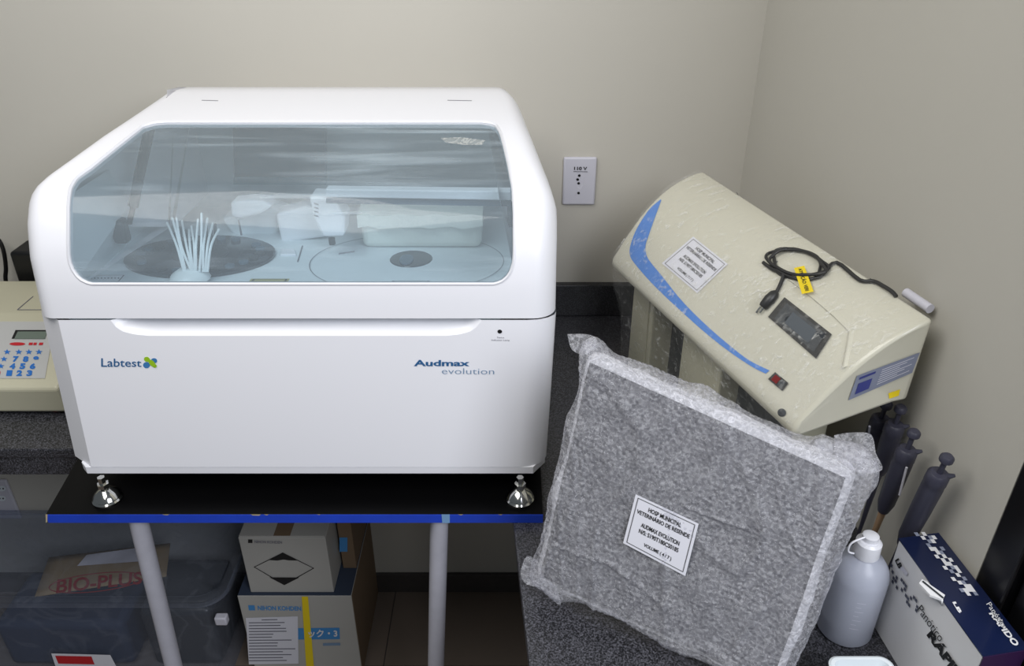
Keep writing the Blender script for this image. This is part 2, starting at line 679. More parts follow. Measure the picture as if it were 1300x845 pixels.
mb.build('lettering', M['blackmat'], so, smooth=0)

q = [(-22, 607), (15, 607), (24, 656), (-14, 656)]
mb, (x0, x1, z0, z1) = wall_box(q, 0.0, 0.009)
so = thing('wall_socket', 'white double wall socket low under the bench at the left edge', 'socket', ((x0 + x1) / 2, WALL_Y, z0))
mb.build('cover_plate', M['outlet'], so, bevel=0.004, bseg=3)
for cy in (620, 632.5):
    m2 = MB()
    disc(m2, 2, cy, 5.5, 3.6, pf, 0.0008)
    w = m2.build('socket_well', M['white_in'], so, smooth=0)
    m3 = MB()
    disc(m3, -0.5, cy, 1.1, 1.0, pf, 0.0014)
    disc(m3, 4.0, cy, 1.1, 1.0, pf, 0.0014)
    m3.build('pin_hole', M['black'], so, smooth=0)

# ================================================================== BOARD ON TWO PIPE LEGS
bl = P(58, 652.5, Z=BOARD)
b_left_back = P(93, 591.5, Z=BOARD)
sl = (b_left_back.x - bl.x) / (b_left_back.y - bl.y)
BX1 = 0.050
yb = 1.60
xlb = bl.x + sl * (yb - bl.y)
BT = 0.0172
tb = thing('work_table', 'black board with blue taped front edge on white pipe legs under the analyser', 'table', (-0.35, 1.2, 0))
MB().hexa([(bl.x, bl.y, BOARD - BT), (BX1, bl.y, BOARD - BT), (BX1, yb, BOARD - BT), (xlb, yb, BOARD - BT),
           (bl.x, bl.y, BOARD), (BX1, bl.y, BOARD), (BX1, yb, BOARD), (xlb, yb, BOARD)]).build('tabletop', M['board_top'], tb, smooth=0, bevel=0.0008)
et = MB().box((bl.x, bl.y - 0.0012, BOARD - BT), (BX1, bl.y - 0.0001, BOARD - 0.0004)).build('edge_tape', M['blue_tape'], tb, smooth=0)
pe = plane_proj((0, bl.y - 0.0012, 0), (0, -1, 0))
m2 = MB()
for (a, c, e) in ((318, 331, 1.6), (335, 341, 1.2), (581, 588, 1.0), (632, 638, 1.0), (206, 215, 1.0), (402, 407, 0.8)):
    poly_patch(MB(), [(a, 652.7), (c, 652.7), (c - 2, 652.7 + e), (a + 3, 652.7 + e * .8)], pe, 0.0004).build('chipped_edge', M['chip'], tb, smooth=0)
poly_patch(m2, [(57.8, 652.5), (60.3, 652.6), (60.0, 662), (58.3, 663.5)], pe, 0.0004)
m2.build('chipped_edge', M['chip'], tb, smooth=0)
patch(MB(), [(560.5, 652.6), (571, 652.6), (571, 663.6), (561.5, 663.6)], pe, 0.0006, 1, 1).build('tape_joint', mat('pale_blue_tape', srgb(120, 160, 200), 0.4), tb, smooth=0)
LY = bl.y + 0.02
for (xt, xb_, yy) in ((177, 220.5, 845), (557.5, 553.5, 845)):
    a = P(xt, 665, Y=LY)
    c = P(xb_, yy, Y=LY)
    d = (c - a) / (a.z - c.z)
    foot = a + d * a.z
    head = a + (a - c).normalized() * (BOARD - BT - a.z) / max(1e-6, ((a - c).normalized().z))
    MB().tube([head, a, (a + foot) / 2, foot + (head - foot).normalized() * 0.03, foot], [0.0152] * 5, 20).build('leg', M['leg_paint'], tb)
    MB().tube([foot + Vector((0, 0, 0.03)), foot], 0.0175, 18).build('rubber_foot', M['black'], tb)

# ================================================================== CHEMISTRY ANALYSER
AN = thing('chemistry_analyzer', 'large white chemistry analyser with tinted window lid on chrome feet', 'analyzer', (-0.33, 1.3, BOARD))
ctrl = [(1.010, 1.010), (1.021, 1.15), (1.032, 1.285), (1.040, 1.35), (1.055, 1.40), (1.083, 1.442), (1.13, 1.475), (1.25, 1.508), (1.36, 1.523), (1.45, 1.53)]
prof = smooth_path([(0, a, c) for a, c in ctrl], 14)


def ypix(p):
    return 422.5 + F * math.tan(math.atan2(H - p.z, p.y) - TH)


prof_y = [ypix(p) for p in prof]


def at_row(y):
    for i in range(len(prof) - 1):
        if prof_y[i] >= y >= prof_y[i + 1]:
            k = (prof_y[i] - y) / (prof_y[i] - prof_y[i + 1] + 1e-9)
            p = prof[i].lerp(prof[i + 1], k)
            t = (prof[i + 1] - prof[i]).normalized()
            return p, Vector((0, t.z, -t.y)) if False else Vector((0, t.z, -t.y))
    p = prof[0] if y > prof_y[0] else prof[-1]
    t = (prof[1] - prof[0]).normalized() if y > prof_y[0] else (prof[-1] - prof[-2]).normalized()
    return p.copy(), Vector((0, t.z, -t.y))     # inward normal


LEFT = [(113, 205), (127, 184.7), (169, 122), (204, 74), (218.6, 54), (230.6, 42), (240, 37), (254.7, 33.7), (282, 32), (330, 35.4), (380, 45.7), (405, 51), (500, 73), (592, 94), (600, 96)]
RIGHT = [(113, 657), (119, 662), (165, 680.5), (210, 698), (224, 702.5), (237.6, 705.5), (252, 707.5), (268.5, 708), (300, 708), (380, 706.5), (405, 706), (500, 700), (592, 693.5), (600, 693)]
WL = [(154.5, 212), (155.5, 196), (160, 181), (186, 148), (212, 116), (219, 106), (225.6, 97), (237.6, 90), (249, 88), (261.6, 87), (310, 87), (323.5, 87.5), (333, 89), (342, 92.5), (350, 98), (354.5, 103), (358, 110), (359.5, 116)]
WR = [(154.5, 612), (156, 622), (158.7, 629.5), (167, 634.5), (188, 640), (210, 645), (237.6, 650), (268.5, 651.6), (320, 651.6), (332, 651), (344, 647.5), (351, 643), (356, 637), (358.5, 631), (359.5, 627)]


def xw(x, y, p):
    """world X of pixel column x at profile point p"""
    z = p.y * CT + (H - p.z) * ST
    return (x - 650) / F * z


def shell_row(y, p, nrm, wl=None, wr=None, rx=0.036, rdp=0.05, n=8, dk_=0.55):
    mid = p + nrm * rdp * dk_
    XL = xw(interp(LEFT, y), y, mid)
    XR = xw(interp(RIGHT, y), y, mid)
    L, R_ = [], []
    for k in range(n + 1):
        a = math.pi / 2 * k / n
        e = 1.0
        dx, dd = rx * (1 - math.sin(a) ** e), rdp * (1 - math.cos(a))
        # k=0 front tangent .. k=n side
        L.append(Vector((XL + rx * (1 - math.sin(a)), 0, 0)) + Vector((0, p.y, p.z)) + nrm * dd)
        R_.append(Vector((XR - rx * (1 - math.sin(a)), 0, 0)) + Vector((0, p.y, p.z)) + nrm * dd)
    return L, R_, XL, XR


BACK = 1.60


def make_shell(ys, window, mb, core, rx, rdp):
    rows_l, rows_r, mids = [], [], []
    for y in ys:
        p, nrm = at_row(y)
        L, R_, XL, XR = shell_row(y, p, nrm, rx=rx, rdp=rdp)
        wl = xw(interp(WL, min(max(y, 154.5), 359.5)), y, p)
        wr = xw(interp(WR, min(max(y, 154.5), 359.5)), y, p)
        la, ra = L[0].x, R_[0].x
        lseg = [Vector((la + (wl - la) * i / 4, p.y, p.z)) for i in range(1, 5)]
        rseg = [Vector((ra + (wr - ra) * i / 4, p.y, p.z)) for i in range(1, 5)]
        cl = Vector((XL, core[0], core[1]))
        cr = Vector((XR, core[0], core[1]))
        rows_l.append([cl] + L[::-1] + lseg)
        rows_r.append(rseg[::-1] + R_ + [cr])
        mids.append((lseg[-1], rseg[-1], y))
    mb.grid(rows_l)
    mb.grid(rows_r)
    for (a, c, y0), (d, e, y1) in zip(mids, mids[1:]):
        if not (window and y0 <= 359.6 and y1 >= 154.4):
            mb.add([a, c, e, d], [(0, 1, 2, 3)])
    return rows_l, rows_r, mids


# --- lid
ys = [404.0, 400, 392, 380, 368, 361, 359.5, 359.0, 358, 356, 354.5, 352, 350, 346, 342, 338, 333, 328, 323.5, 316, 310, 300, 290, 280, 270, 264, 258, 252, 246, 240, 236, 232, 228, 224, 220, 216, 212, 206, 200, 194, 186, 178, 170, 165, 162, 160, 158.5, 157, 156, 155.2, 154.5, 153, 148, 140, 132, 124, 118, 114]
lid = MB()
rl, rr, mids = make_shell(ys, True, lid, (1.36, 1.30), 0.036, 0.045)
# crown and back of the lid
a, c = rl[-1], rr[-1]
XL, XR = a[0].x, c[-1].x
bk = [Vector((a[4].x, a[9].y + 0.02, 1.528)), Vector((c[-4].x, a[9].y + 0.02, 1.528))]
crown = [q_ for q_ in a[1:]] + [q_ for q_ in c[:-1]]
cs = lambda x, k: -0.322 + (x + 0.322) * k
r2 = [Vector((cs(v.x, .985), v.y + 0.04, v.z - 0.004)) for v in crown]
r3 = [Vector((cs(v.x, .96), v.y + 0.09, v.z - 0.03)) for v in crown]
r4 = [Vector((cs(v.x, .96), BACK, 1.40)) for v in crown]
r5 = [Vector((cs(v.x, .98), BACK, 1.292)) for v in crown]
lid.grid([crown, r2, r3, r4, r5])
base_l = rl[0]
for side, rw in ((0, [r[1] for r in (crown, r2, r3, r4, r5)]), (1, [r[-2] for r in (crown, r2, r3, r4, r5)])):
    ends = [r[0] if side == 0 else r[-1] for r in (crown, r2, r3, r4, r5)]
    for u_, w_ in zip(ends, ends[1:]):
        lid.add([u_, w_, Vector((u_.x, 1.36, 1.30))], [(0, 1, 2)])
    f0 = rl[0][1] if side == 0 else rr[0][-2]
    lid.add([ends[-1], Vector((f0.x, f0.y, f0.z)), Vector((ends[-1].x, 1.36, 1.30))], [(0, 1, 2)])
# window rim turned inwards
loopL = [(m[0], m[2]) for m in mids if 154.4 <= m[2] <= 359.6]
loopR = [(m[1], m[2]) for m in mids if 154.4 <= m[2] <= 359.6]
loop = loopL + loopR[::-1]
ctr = Vector((sum(l[0].x for l in loop) / len(loop), 0, 0))
outer, inner = [], []
for (p, y) in loop:
    n_ = at_row(y)[1]
    outer.append(p)
    inner.append(p + n_ * 0.010 + Vector((0.001 if p.x < ctr.x else -0.001, 0, 0)))
lid.grid([outer, inner], closed=True)
lid_o = lid.build('lid', M['white'], AN, smooth=38)
lid_bvh = lid.bvh()

# bright raised lip round the window
lip = MB()
rows = []
for (p, y) in loop:
    n_ = at_row(y)[1]
    rows.append((p, n_, y))
N_ = len(rows)
ra_, rb_, rc_ = [], [], []
for i in range(N_):
    p, n_, y = rows[i]
    t = (rows[(i + 1) % N_][0] - rows[i - 1][0])
    t = t.normalized() if t.length > 1e-6 else Vector((1, 0, 0))
    s_ = n_.cross(t).normalized()
    if (p + s_ * 0.01 - Vector((ctr.x, 1.1, 1.42))).length < (p - Vector((ctr.x, 1.1, 1.42))).length:
        s_ = -s_
    ra_.append(p + s_ * 0.0035 - n_ * 0.0003)
    rb_.append(p + s_ * 0.001 - n_ * 0.0016)
    rc_.append(p - s_ * 0.0008 + n_ * 0.001)
lip.grid([ra_, rb_, rc_], closed=True)
lip.build('window_lip', M['white'], lid_o, smooth=60)

# tinted pane with its crumpled protective film
glass, film = MB(), MB()
gr, fr_ = [], []
for (pl, y), (pr, _) in zip(loopL, loopR):
    n_ = at_row(y)[1]
    gr.append([pl.lerp(pr, i / 24) + n_ * 0.005 for i in range(25)])
    fr_.append([pl.lerp(pr, i / 24) + n_ * 0.0035 for i in range(25)])
glass.grid(gr)
film.grid(fr_)
gm = bpy.data.materials.new('tinted_acrylic')
gm.use_nodes = True
nt = gm.node_tree
nt.nodes.clear()
out = nt.nodes.new('ShaderNodeOutputMaterial')
tr = nt.nodes.new('ShaderNodeBsdfTransparent')
tr.inputs['Color'].default_value = (0.78, 0.88, 0.93, 1)
gl = nt.nodes.new('ShaderNodeBsdfGlossy')
gl.inputs['Roughness'].default_value = 0.03
fz = nt.nodes.new('ShaderNodeFresnel')
fz.inputs['IOR'].default_value = 1.45
mx = nt.nodes.new('ShaderNodeMixShader')
nt.links.new(fz.outputs[0], mx.inputs[0])
nt.links.new(tr.outputs[0], mx.inputs[1])
nt.links.new(gl.outputs[0], mx.inputs[2])
nt.links.new(mx.outputs[0], out.inputs['Surface'])
part_label(glass.build('window_pane', gm, lid_o, smooth=60), 'blue tinted see-through pane')
film.build('protective_film', streak_mat('pane_film', 0.21, 0.28, srgb(208, 224, 234), [(0, 0.5, 0.3), (0.2, -0.35, -0.2), (0, 0.05, 0)], scale=(2.2, 34.0, 34.0), mask=5.0, rough=0.25, lo=0.54, hi=0.72), lid_o, smooth=60)

# sticker left on the pane
pb = bvh_proj(glass.bvh())
poly_patch(MB(), [(559, 175), (585, 174), (616, 178), (612, 184), (590, 184), (566, 181)], pb, 0.004).build('sticker_trace', film_mat('sticker_film', (1, 1, 1, 1), srgb(215, 218, 215), 0.30, 40), lid_o, smooth=0)

# two fine slots on the lid crown
pbl = bvh_proj(lid_bvh)
for x0, x1 in ((256, 277), (568, 599)):
    patch(MB(), [(x0, 126.8), (x1, 127.4), (x1, 128.1), (x0, 127.5)], pbl, 0.0006, 3, 1).build('slot', M['ink_grey'], lid_o, smooth=0)

# --- lower body
ys = [406.0, 409, 412, 415, 418, 420.5, 422.5, 424.2, 425.2, 426.0, 440, 470, 500, 530, 560, 580, 590, 592.5]
body = MB()
rows_l, rows_r, mids2 = [], [], []
for y in ys:
    p, nrm = at_row(y)
    L, R_, XL, XR = shell_row(y, p, nrm, rx=0.045, rdp=0.034, n=4, dk_=1.0)
    # flat chamfer with soft ends
    def cham(arr, s):
        x_in, x_out = arr[0].x, arr[-1].x
        return [arr[0], arr[0].lerp(arr[-1], 0.06) , arr[0].lerp(arr[-1], 0.5) , arr[0].lerp(arr[-1], 0.94), arr[-1] + nrm * 0.006]
    L, R_ = cham(L, -1), R_
    rows_l.append([Vector((XL, 1.35, 1.15))] + L[::-1])
    rows_r.append(R_ + [Vector((XR, 1.35, 1.15))])
    mids2.append((p, nrm, L[0].x, R_[0].x, y))


def hl(y):
    return interp([(404, 139), (410, 143), (416, 148), (421, 157), (424.5, 172), (426, 190)], y)


def hr(y):
    return interp([(404, 613), (410, 609), (416, 604), (421, 596), (424.5, 582), (426, 566)], y)


yh = [y for y in ys if y <= 426.0]
ga, gb = [], []
for k_, (p, nrm, xa_, xb__, y) in enumerate(mids2):
    if y <= 426.0:
        a_, b_ = xw(hl(y), y, p), xw(hr(y), y, p)
    else:
        pe_ = mids2[len(yh) - 1]
        a_, b_ = xw(hl(426), 426, pe_[0]), xw(hr(426), 426, pe_[0])
    rows_l[k_].append(Vector((a_, p.y, p.z)))
    rows_r[k_].insert(0, Vector((b_, p.y, p.z)))
    ga.append(rows_l[k_][-1])
    gb.append(rows_r[k_][0])
body.grid(rows_l)
body.grid(rows_r)
body.grid([[a_, b_] for a_, b_, m_ in zip(ga, gb, mids2) if m_[4] >= 426.0])
# back, sides below, bottom
XLb, XRb = rows_l[-1][1].x, rows_r[-1][-2].x
XLt, XRt = rows_l[0][1].x, rows_r[0][-2].x
zb = rows_l[-1][1].z
zt = rows_l[0][1].z
fyb, fyt = rows_l[-1][1].y, rows_l[0][1].y
for XB, XT, rws in ((XLb, XLt, [r[1] for r in rows_l]), (XRb, XRt, [r[-2] for r in rows_r])):
    cc = Vector(((XB + XT) / 2, 1.35, 1.15))
    body.add([rws[0], (XT, BACK, zt), cc], [(0, 1, 2)])
    body.add([(XT, BACK, zt), (XB, BACK, zb), cc], [(0, 1, 2)])
    body.add([(XB, BACK, zb), rws[-1], cc], [(0, 1, 2)])
body.add([(XLt, BACK, zt), (XRt, BACK, zt), (XRb, BACK, zb), (XLb, BACK, zb)], [(0, 1, 2, 3)])
body.add([(XLb, fyb, zb), (XRb, fyb, zb), (XRb, BACK, zb), (XLb, BACK, zb)], [(0, 1, 2, 3)])
body_o = body.build('lower_body', M['white'], AN, smooth=28)
tx0, tx1 = xw(100.5, 600, prof[0]), xw(692.5, 600, prof[0])
MB().prism([(tx0 + .012, 1.0115, 1.0064), (tx1 - .02, 1.0115, 1.0064), (tx1, 1.04, 1.0064), (tx1, BACK - .01, 1.0064), (tx0 - .004, BACK - .01, 1.0064), (tx0, 1.024, 1.0064)], (0, 0, zb + 0.003 - 1.0064)).build('base_tray', M['white'], AN, smooth=0, bevel=0.001)
# recessed grip under the lid
grip = MB()
front, mid_, back_ = [], [], []
ch = [(y, hl(y)) for y in yh] + [(y, hr(y)) for y in yh[::-1]]
xc = 376
for y, x in ch:
    p, nrm = at_row(y)
    X_ = xw(x, y, p)
    Xc = xw(xc, y, p)
    dirx = 1 if x < xc else -1
    k_ = (y - 406) / 20.0
    front.append(Vector((X_, p.y, p.z)))
    mid_.append(Vector((X_ + dirx * 0.010, p.y + 0.006, p.z + 0.004 * k_)))
    back_.append(Vector((X_ + dirx * 0.022, p.y + 0.026, p.z + 0.016 * k_)))
grip.grid([front, mid_, back_])
top_in = [Vector((v.x, v.y, max(v.z, v.z))) for v in back_]
for i in range(len(yh) - 1):
    j = len(ch) - 1 - i
    grip.add([back_[i], back_[i + 1], back_[j - 1], back_[j]], [(0, 1, 2, 3)])
grip.build('grip_recess', M['white'], body_o, smooth=50)

# lettering and lamp on the lower body
pbb = bvh_proj(MB().add([(-1, 1.0105, 1.010), (0.4, 1.0105, 1.010), (0.4, 1.0325, 1.285), (-1, 1.0325, 1.285)], [(0, 1, 2, 3)]).bvh())
pfront = plane_proj((0, 1.0105, 1.010), (0, -0.275, 0.022))
write(MB(), 'Labtest', [(128.5, 454.5), (179.5, 456), (179.5, 465.5), (128.5, 465.5)], pfront, 0.0016, bold=0.008).build('lettering', M['ink_blue'], body_o, smooth=0)
m2 = MB()
disc(m2, 186, 463.3, 4.4, 3.9, pfront, 0.0014)
disc(m2, 195.5, 457.8, 4.0, 3.4, pfront, 0.0014)
m2.build('logo_blue_dots', mat('logo_blue', srgb(60, 120, 175), 0.5), body_o, smooth=0)
m2 = MB()
disc(m2, 186.5, 456, 3.8, 3.2, pfront, 0.0018, 0.4)
disc(m2, 193, 461, 3.2, 5.6, pfront, 0.0022, -0.75)
disc(m2, 196.5, 464.5, 2.6, 2.2, pfront, 0.0018)
m2.build('logo_green_dots', M['ink_green'], body_o, smooth=0)
write(MB(), 'Audmax', [(525.5, 456.5), (596.5, 457), (596, 464.7), (525.5, 464.7)], pfront, 0.0016, bold=0.03).build('lettering', M['ink_blue'], body_o, smooth=0)
write(MB(), 'evolution', [(561, 467), (627.5, 467.5), (627.3, 475), (561, 474.5)], pfront, 0.0016, bold=-0.008).build('lettering', M['ink_slate'], body_o, smooth=0)
disc(MB(), 634.5, 420.7, 2.9, 2.5, pfront, 0.0016).build('indicator_lamp', M['black'], body_o, smooth=0)
m2 = write(MB(), 'Status', [(631, 427.2), (640, 427.3), (640, 429.2), (631, 429.1)], pfront, 0.0014)
write(m2, 'Indicator Lamp', [(624, 430.5), (647, 430.8), (647, 433.2), (624, 432.9)], pfront, 0.0014)
m2.build('lettering', M['ink_grey'], body_o, smooth=0)

# --- chrome levelling feet
fy = P(138, 634, Z=BOARD).y
for (fx, yy) in ((P(140, 630, Z=BOARD).x, fy), (P(660, 628, Z=BOARD).x, fy), (P(140, 630, Z=BOARD).x, 1.50), (P(660, 628, Z=BOARD).x - 0.01, 1.50)):
    ft = MB().lathe((fx, yy, BOARD + 0.0005), [(0.0001, 0), (0.0225, 0), (0.0235, 0.004), (0.021, 0.0065), (0.022, 0.009), (0.0175, 0.016), (0.009, 0.022), (0.0055, 0.024), (0.0001, 0.024)], 30).build('foot', M['chrome'], AN, smooth=35)
    MB().lathe((fx, yy, BOARD + 0.0238), [(0.005, 0), (0.005, 0.004), (0.0095, 0.0045), (0.0095, 0.0115), (0.006, 0.012), (0.006, 0.024), (0.0001, 0.024)], 6).build('foot_nut', M['chrome'], ft, smooth=0)

# --- interior seen through the pane
ZD = 1.262
ixl, ixr = -0.722, 0.015
deck = MB().add([(ixl + .05, 1.062, ZD), (ixr - .05, 1.062, ZD), (ixr, 1.10, ZD), (ixr - .0, 1.565, ZD), (ixl + .0, 1.565, ZD), (ixl, 1.10, ZD)], [(0, 1, 2, 3, 4, 5)])
ZT = 1.49
deck_o = deck.build('deck', M['white_in'], AN, smooth=0)
dk = plane_proj((0, 1.2, ZD), (0, 0, 1))
MB().add([(ixl + .0, 1.565, ZD), (ixr - .0, 1.565, ZD), (ixr - .065, 1.53, ZT), (ixl + .105, 1.53, ZT)], [(0, 1, 2, 3)]).build('inner_back_wall', M['white_in'], AN, smooth=0)
il, ir = MB(), MB()
il.add([(ixl, 1.10, ZD), (ixl + .0, 1.565, ZD), (ixl + .100, 1.53, 1.46), (ixl + .035, 1.16, 1.43)], [(0, 1, 2, 3)])
ir.add([(ixr, 1.10, ZD), (ixr - .0, 1.565, ZD), (ixr - .065, 1.53, 1.46), (ixr - .035, 1.16, 1.43)], [(0, 1, 2, 3)])
il.build('inner_side_wall', M['white_in'], AN, smooth=0)
ir.build('inner_side_wall', M['white_in'], AN, smooth=0)


def on_deck(px, py):
    return dk(px, py, 0.0)


def ell(mb, cx, cy, rx, ry, z0, z1, flip=False, seg=40, k=1.0):
    """raised disc on the deck from its photographed ellipse"""
    c = on_deck(cx, cy)
    a = (on_deck(cx + rx, cy) - on_deck(cx - rx, cy)).length / 2
    b_ = abs(on_deck(cx, cy - ry).y - on_deck(cx, cy + ry).y) / 2
    cy_ = (on_deck(cx, cy - ry).y + on_deck(cx, cy + ry).y) / 2
    mb.lathe((c.x, cy_, ZD), [(0.0001, z1), (k * 0.98, z1), (k, z1 - 0.001), (k, z0)], seg, sx=a, sy=b_) if False else None
    rows = []
    for r, z in ((0.001, z1), (0.97, z1), (1.0, z1 - 0.0015), (1.0, z0)):
        rows.append([(c.x + a * r * math.cos(t), cy_ + b_ * r * math.sin(t), ZD + z) for t in [2 * math.pi * i / seg for i in range(seg)]])
    mb.grid(rows, closed=True)
    return c.x, cy_, a, b_


tray = MB()
tx, ty, ta, tb_ = ell(tray, 254, 328, 94, 26, 0.0005, 0.007)
tray_o = tray.build('reagent_carousel', M['dark_tray'], AN)
hb = MB()
rows = []
for r, z in ((0.001, .014), (0.34, .014), (0.38, .011), (0.38, .007)):
    rows.append([(tx + ta * r * math.cos(t), ty + tb_ * r * math.sin(t), ZD + z) for t in [2 * math.pi * i / 30 for i in range(30)]])
hb.grid(rows, closed=True)
hb.build('carousel_hub', M['dark'], tray_o)
random.seed(4)
for i in range(22):
    t = 2 * math.pi * i / 22
    if i % 11 in (3,):
        continue
    MB().lathe((tx + ta * .80 * math.cos(t), ty + tb_ * .80 * math.sin(t), ZD + 0.007), [(0.0088, 0), (0.0088, 0.003), (0.0062, 0.0035), (0.0001, 0.0035)], 12).build('vial_cap', M['lcd_dark'] if i % 3 else M['dark'], tray_o)
for i in range(8):
    t = 2 * math.pi * (i + .3) / 8
    p0 = Vector((tx + ta * .2 * math.cos(t), ty + tb_ * .2 * math.sin(t), ZD + 0.014))
    MB().tube([p0, p0 + Vector((0, 0, 0.022))], 0.0022, 6).build('pin', M['dark'], tray_o)

ring = MB()
c = on_deck(517, 332)
rows = []
for r in (0.172, 0.1735):
    rows.append([(c.x + r * math.cos(t), c.y + 0.72 * r * math.sin(t), ZD + 0.0015) for t in [2 * math.pi * i / 60 for i in range(60)]])
ring.grid(rows, closed=True)
ring.build('disc_seam', M['ink_grey'], deck_o, smooth=0)
sm = MB()
ell(sm, 522, 329, 27, 10.5, 0.0003, 0.0015)
w_o = sm.build('wash_well', M['dark_tray'], AN)
sm = MB()
ell(sm, 516, 331, 9, 6, 0.0015, 0.004)
sm.build('well_nozzle', M['lcd_dark'], w_o)

# gas strut and its bracket
MB().tube([P(191, 158, Y=1.32), P(177, 222, Y=1.30), P(169, 262, Y=1.285)], [0.0085, 0.0085, 0.0085], 12).build('gas_strut', M['dark'], AN)
MB().tube([P(169, 262, Y=1.284), P(164, 284, Y=1.28)], 0.0045, 10).build('strut_rod', M['black'], AN)
a = P(153, 293, Y=1.28)
MB().box((a.x - 0.013, 1.27, a.z - 0.022), (a.x + 0.011, 1.295, a.z + 0.022)).build('strut_bracket', M['dark'], AN, bevel=0.006)
# dark flap hanging on the inner back wall
bp_ = plane_proj((0, 1.488, 1.4), (0, -1, 0))
q = [(295, 162), (414, 163), (415, 234), (297, 233)]
fl_ = MB().prism([bp_(*p) for p in q], (0, 0.006, 0)).build('rear_flap', M['lcd_dark'], AN, smooth=0, bevel=0.004)
MB().prism([bp_(*p, 0.001) for p in [(297, 223), (415, 224), (415, 234), (297, 233.5)]], (0, -0.004, 0)).build('flap_strip', M['teal'], fl_, smooth=0, bevel=0.001)
# bright gantry rail
gp = plane_proj((0, 1.21, 1.3), (0, -1, 0))
rail = MB().prism([gp(*p) for p in [(413, 240), (649, 243), (649, 254.5), (413, 250.5)]], (0, 0.02, 0)).build('gantry_rail', M['white'], AN, smooth=0, bevel=0.002)
m2 = MB().prism([gp(*p, -0.012) for p in [(414, 252), (649, 255), (649, 262), (414, 258)]], (0, 0.02, 0)).build('rail_underside', M['lcd_dark'], rail, smooth=0)
# right hand black latch
lp = P(647, 275, Y=1.30)
MB().box((lp.x - 0.004, lp.y, lp.z - 0.02), (lp.x + 0.006, lp.y + 0.02, lp.z + 0.022)).build('lid_latch', M['dark'], AN, bevel=0.002)


def arm_head(name, q, Y, depth, bevel=0.006, m='white'):
    pp = plane_proj((0, Y, 1.3), (0, -1, 0))
    return MB().prism([pp(*p) for p in q], (0, depth, 0)).build(name, M[m], AN, smooth=0, bevel=bevel, bseg=3)


ah = arm_head('probe_arm', [(392, 250), (410, 251), (429, 259), (438, 277), (437, 300), (410, 301), (399, 280)], 1.29, 0.05, 0.005)
nz = P(421, 302, Y=1.315)
MB().tube([nz, nz + Vector((0, 0, -0.012))], 0.006, 10).build('probe_nozzle', M['dark'], ah)
hp = plane_proj((0, 1.289, 1.3), (0, -1, 0))
for i in range(4):
    patch(MB(), [(398, 257 + 5 * i), (404, 258.5 + 5 * i), (405, 260.5 + 5 * i), (399, 259 + 5 * i)], hp, 0.002, 1, 1).build('vent_slot', M['ink_grey'], ah, smooth=0)
arm_head('mixer_arm', [(292, 257), (316, 254), (338, 256), (346, 262), (330, 272), (306, 279), (293, 276)], 1.36, 0.04, 0.006)
a = P(303, 279, Y=1.365)
MB().tube([a, a + Vector((0, 0, -0.03))], 0.0018, 8).build('mixer_rod', M['ink_grey'], AN)
arm_head('white_block', [(349, 272), (390, 262), (408, 268), (414, 301), (357, 309)], 1.385, 0.05, 0.006)
arm_head('grey_block', [(280, 278), (345, 262), (362, 270), (352, 300), (300, 306)], 1.42, 0.05, 0.008, 'white_in')
# box wrapped in bubble plastic at the right of the deck
bx = MB()
x0, x1 = P(458, 300, Y=1.34).x, P(611, 300, Y=1.34).x
bx.box((x0, 1.345, ZD + .001), (x1, 1.46, ZD + 0.068))
wb_ = mat('cloudy_wrap', srgb(224, 228, 220), 0.35, bump=0.8, bscale=60)
WBX = thing('wrapped_box', 'pale box wrapped in cloudy plastic inside the analyser on the right of its deck', 'box', ((x0 + x1) / 2, 1.40, ZD + .001))
bo = bx.build('box_body', wb_, WBX, bevel=0.012, bseg=3)
bx = MB()
gx = [x0 - .003 + (x1 - x0 + .006) * i / 12 for i in range(13)]
bx.grid([[(x, 1.335 + 0.004 * math.sin(i * 1.7), ZD + 0.046 + 0.002 * math.sin(i * 2.3)) for i, x in enumerate(gx)],
         [(x, 1.338, ZD + 0.069 + 0.002 * math.sin(i * 1.9)) for i, x in enumerate(gx)],
         [(x, 1.45, ZD + 0.073 + 0.002 * math.cos(i * 1.3)) for i, x in enumerate(gx)]])
bx.build('wrap_fold', wb_, WBX, smooth=60)
# spray of pale tubes tied on the carousel
random.seed(7)
TBN = thing('tube_bundle', 'spray of thin white tubes standing on the round tray inside the analyser', 'tubes', (P(246, 345, Z=ZD + 0.01).x, 1.205, ZD + 0.007))
tb0 = P(250, 350, Z=ZD + 0.012)
for i in range(11):
    xt = 213 + i * 6.3 + random.uniform(-2, 2)
    yt = 284 - 8 * math.sin(i * 1.1) - random.uniform(0, 8)
    xm = 236 + i * 2.6
    Yt = 1.25 + 0.05 * random.random()
    a = P(xm + random.uniform(-3, 3), 345, Y=1.20)
    m_ = P((xm + xt) / 2 + random.uniform(-3, 3), 312, Y=1.22)
    t_ = P(xt, yt, Y=Yt)
    a.z = max(a.z, ZD + 0.011)
    MB().tube(smooth_path([a, m_, t_], 5), 0.0021, 7).build('tube', M['white_soft'], TBN)
c = P(246, 345, Z=ZD + 0.01)
MB().lathe((c.x, 1.205, ZD + 0.007), [(0.034, 0), (0.030, 0.008), (0.018, 0.016), (0.0001, 0.018)], 18).build('tube_holder', M['white_soft'], TBN)
for i, (x, y) in enumerate(((222, 300), (229, 292), (236, 296), (262, 290), (268, 296), (273, 288))):
    a = P(x, y + 12, Y=1.33)
    MB().tube([a, P(x, y - 4, Y=1.33)], 0.0028, 8).build('needle', M['dark'], AN)
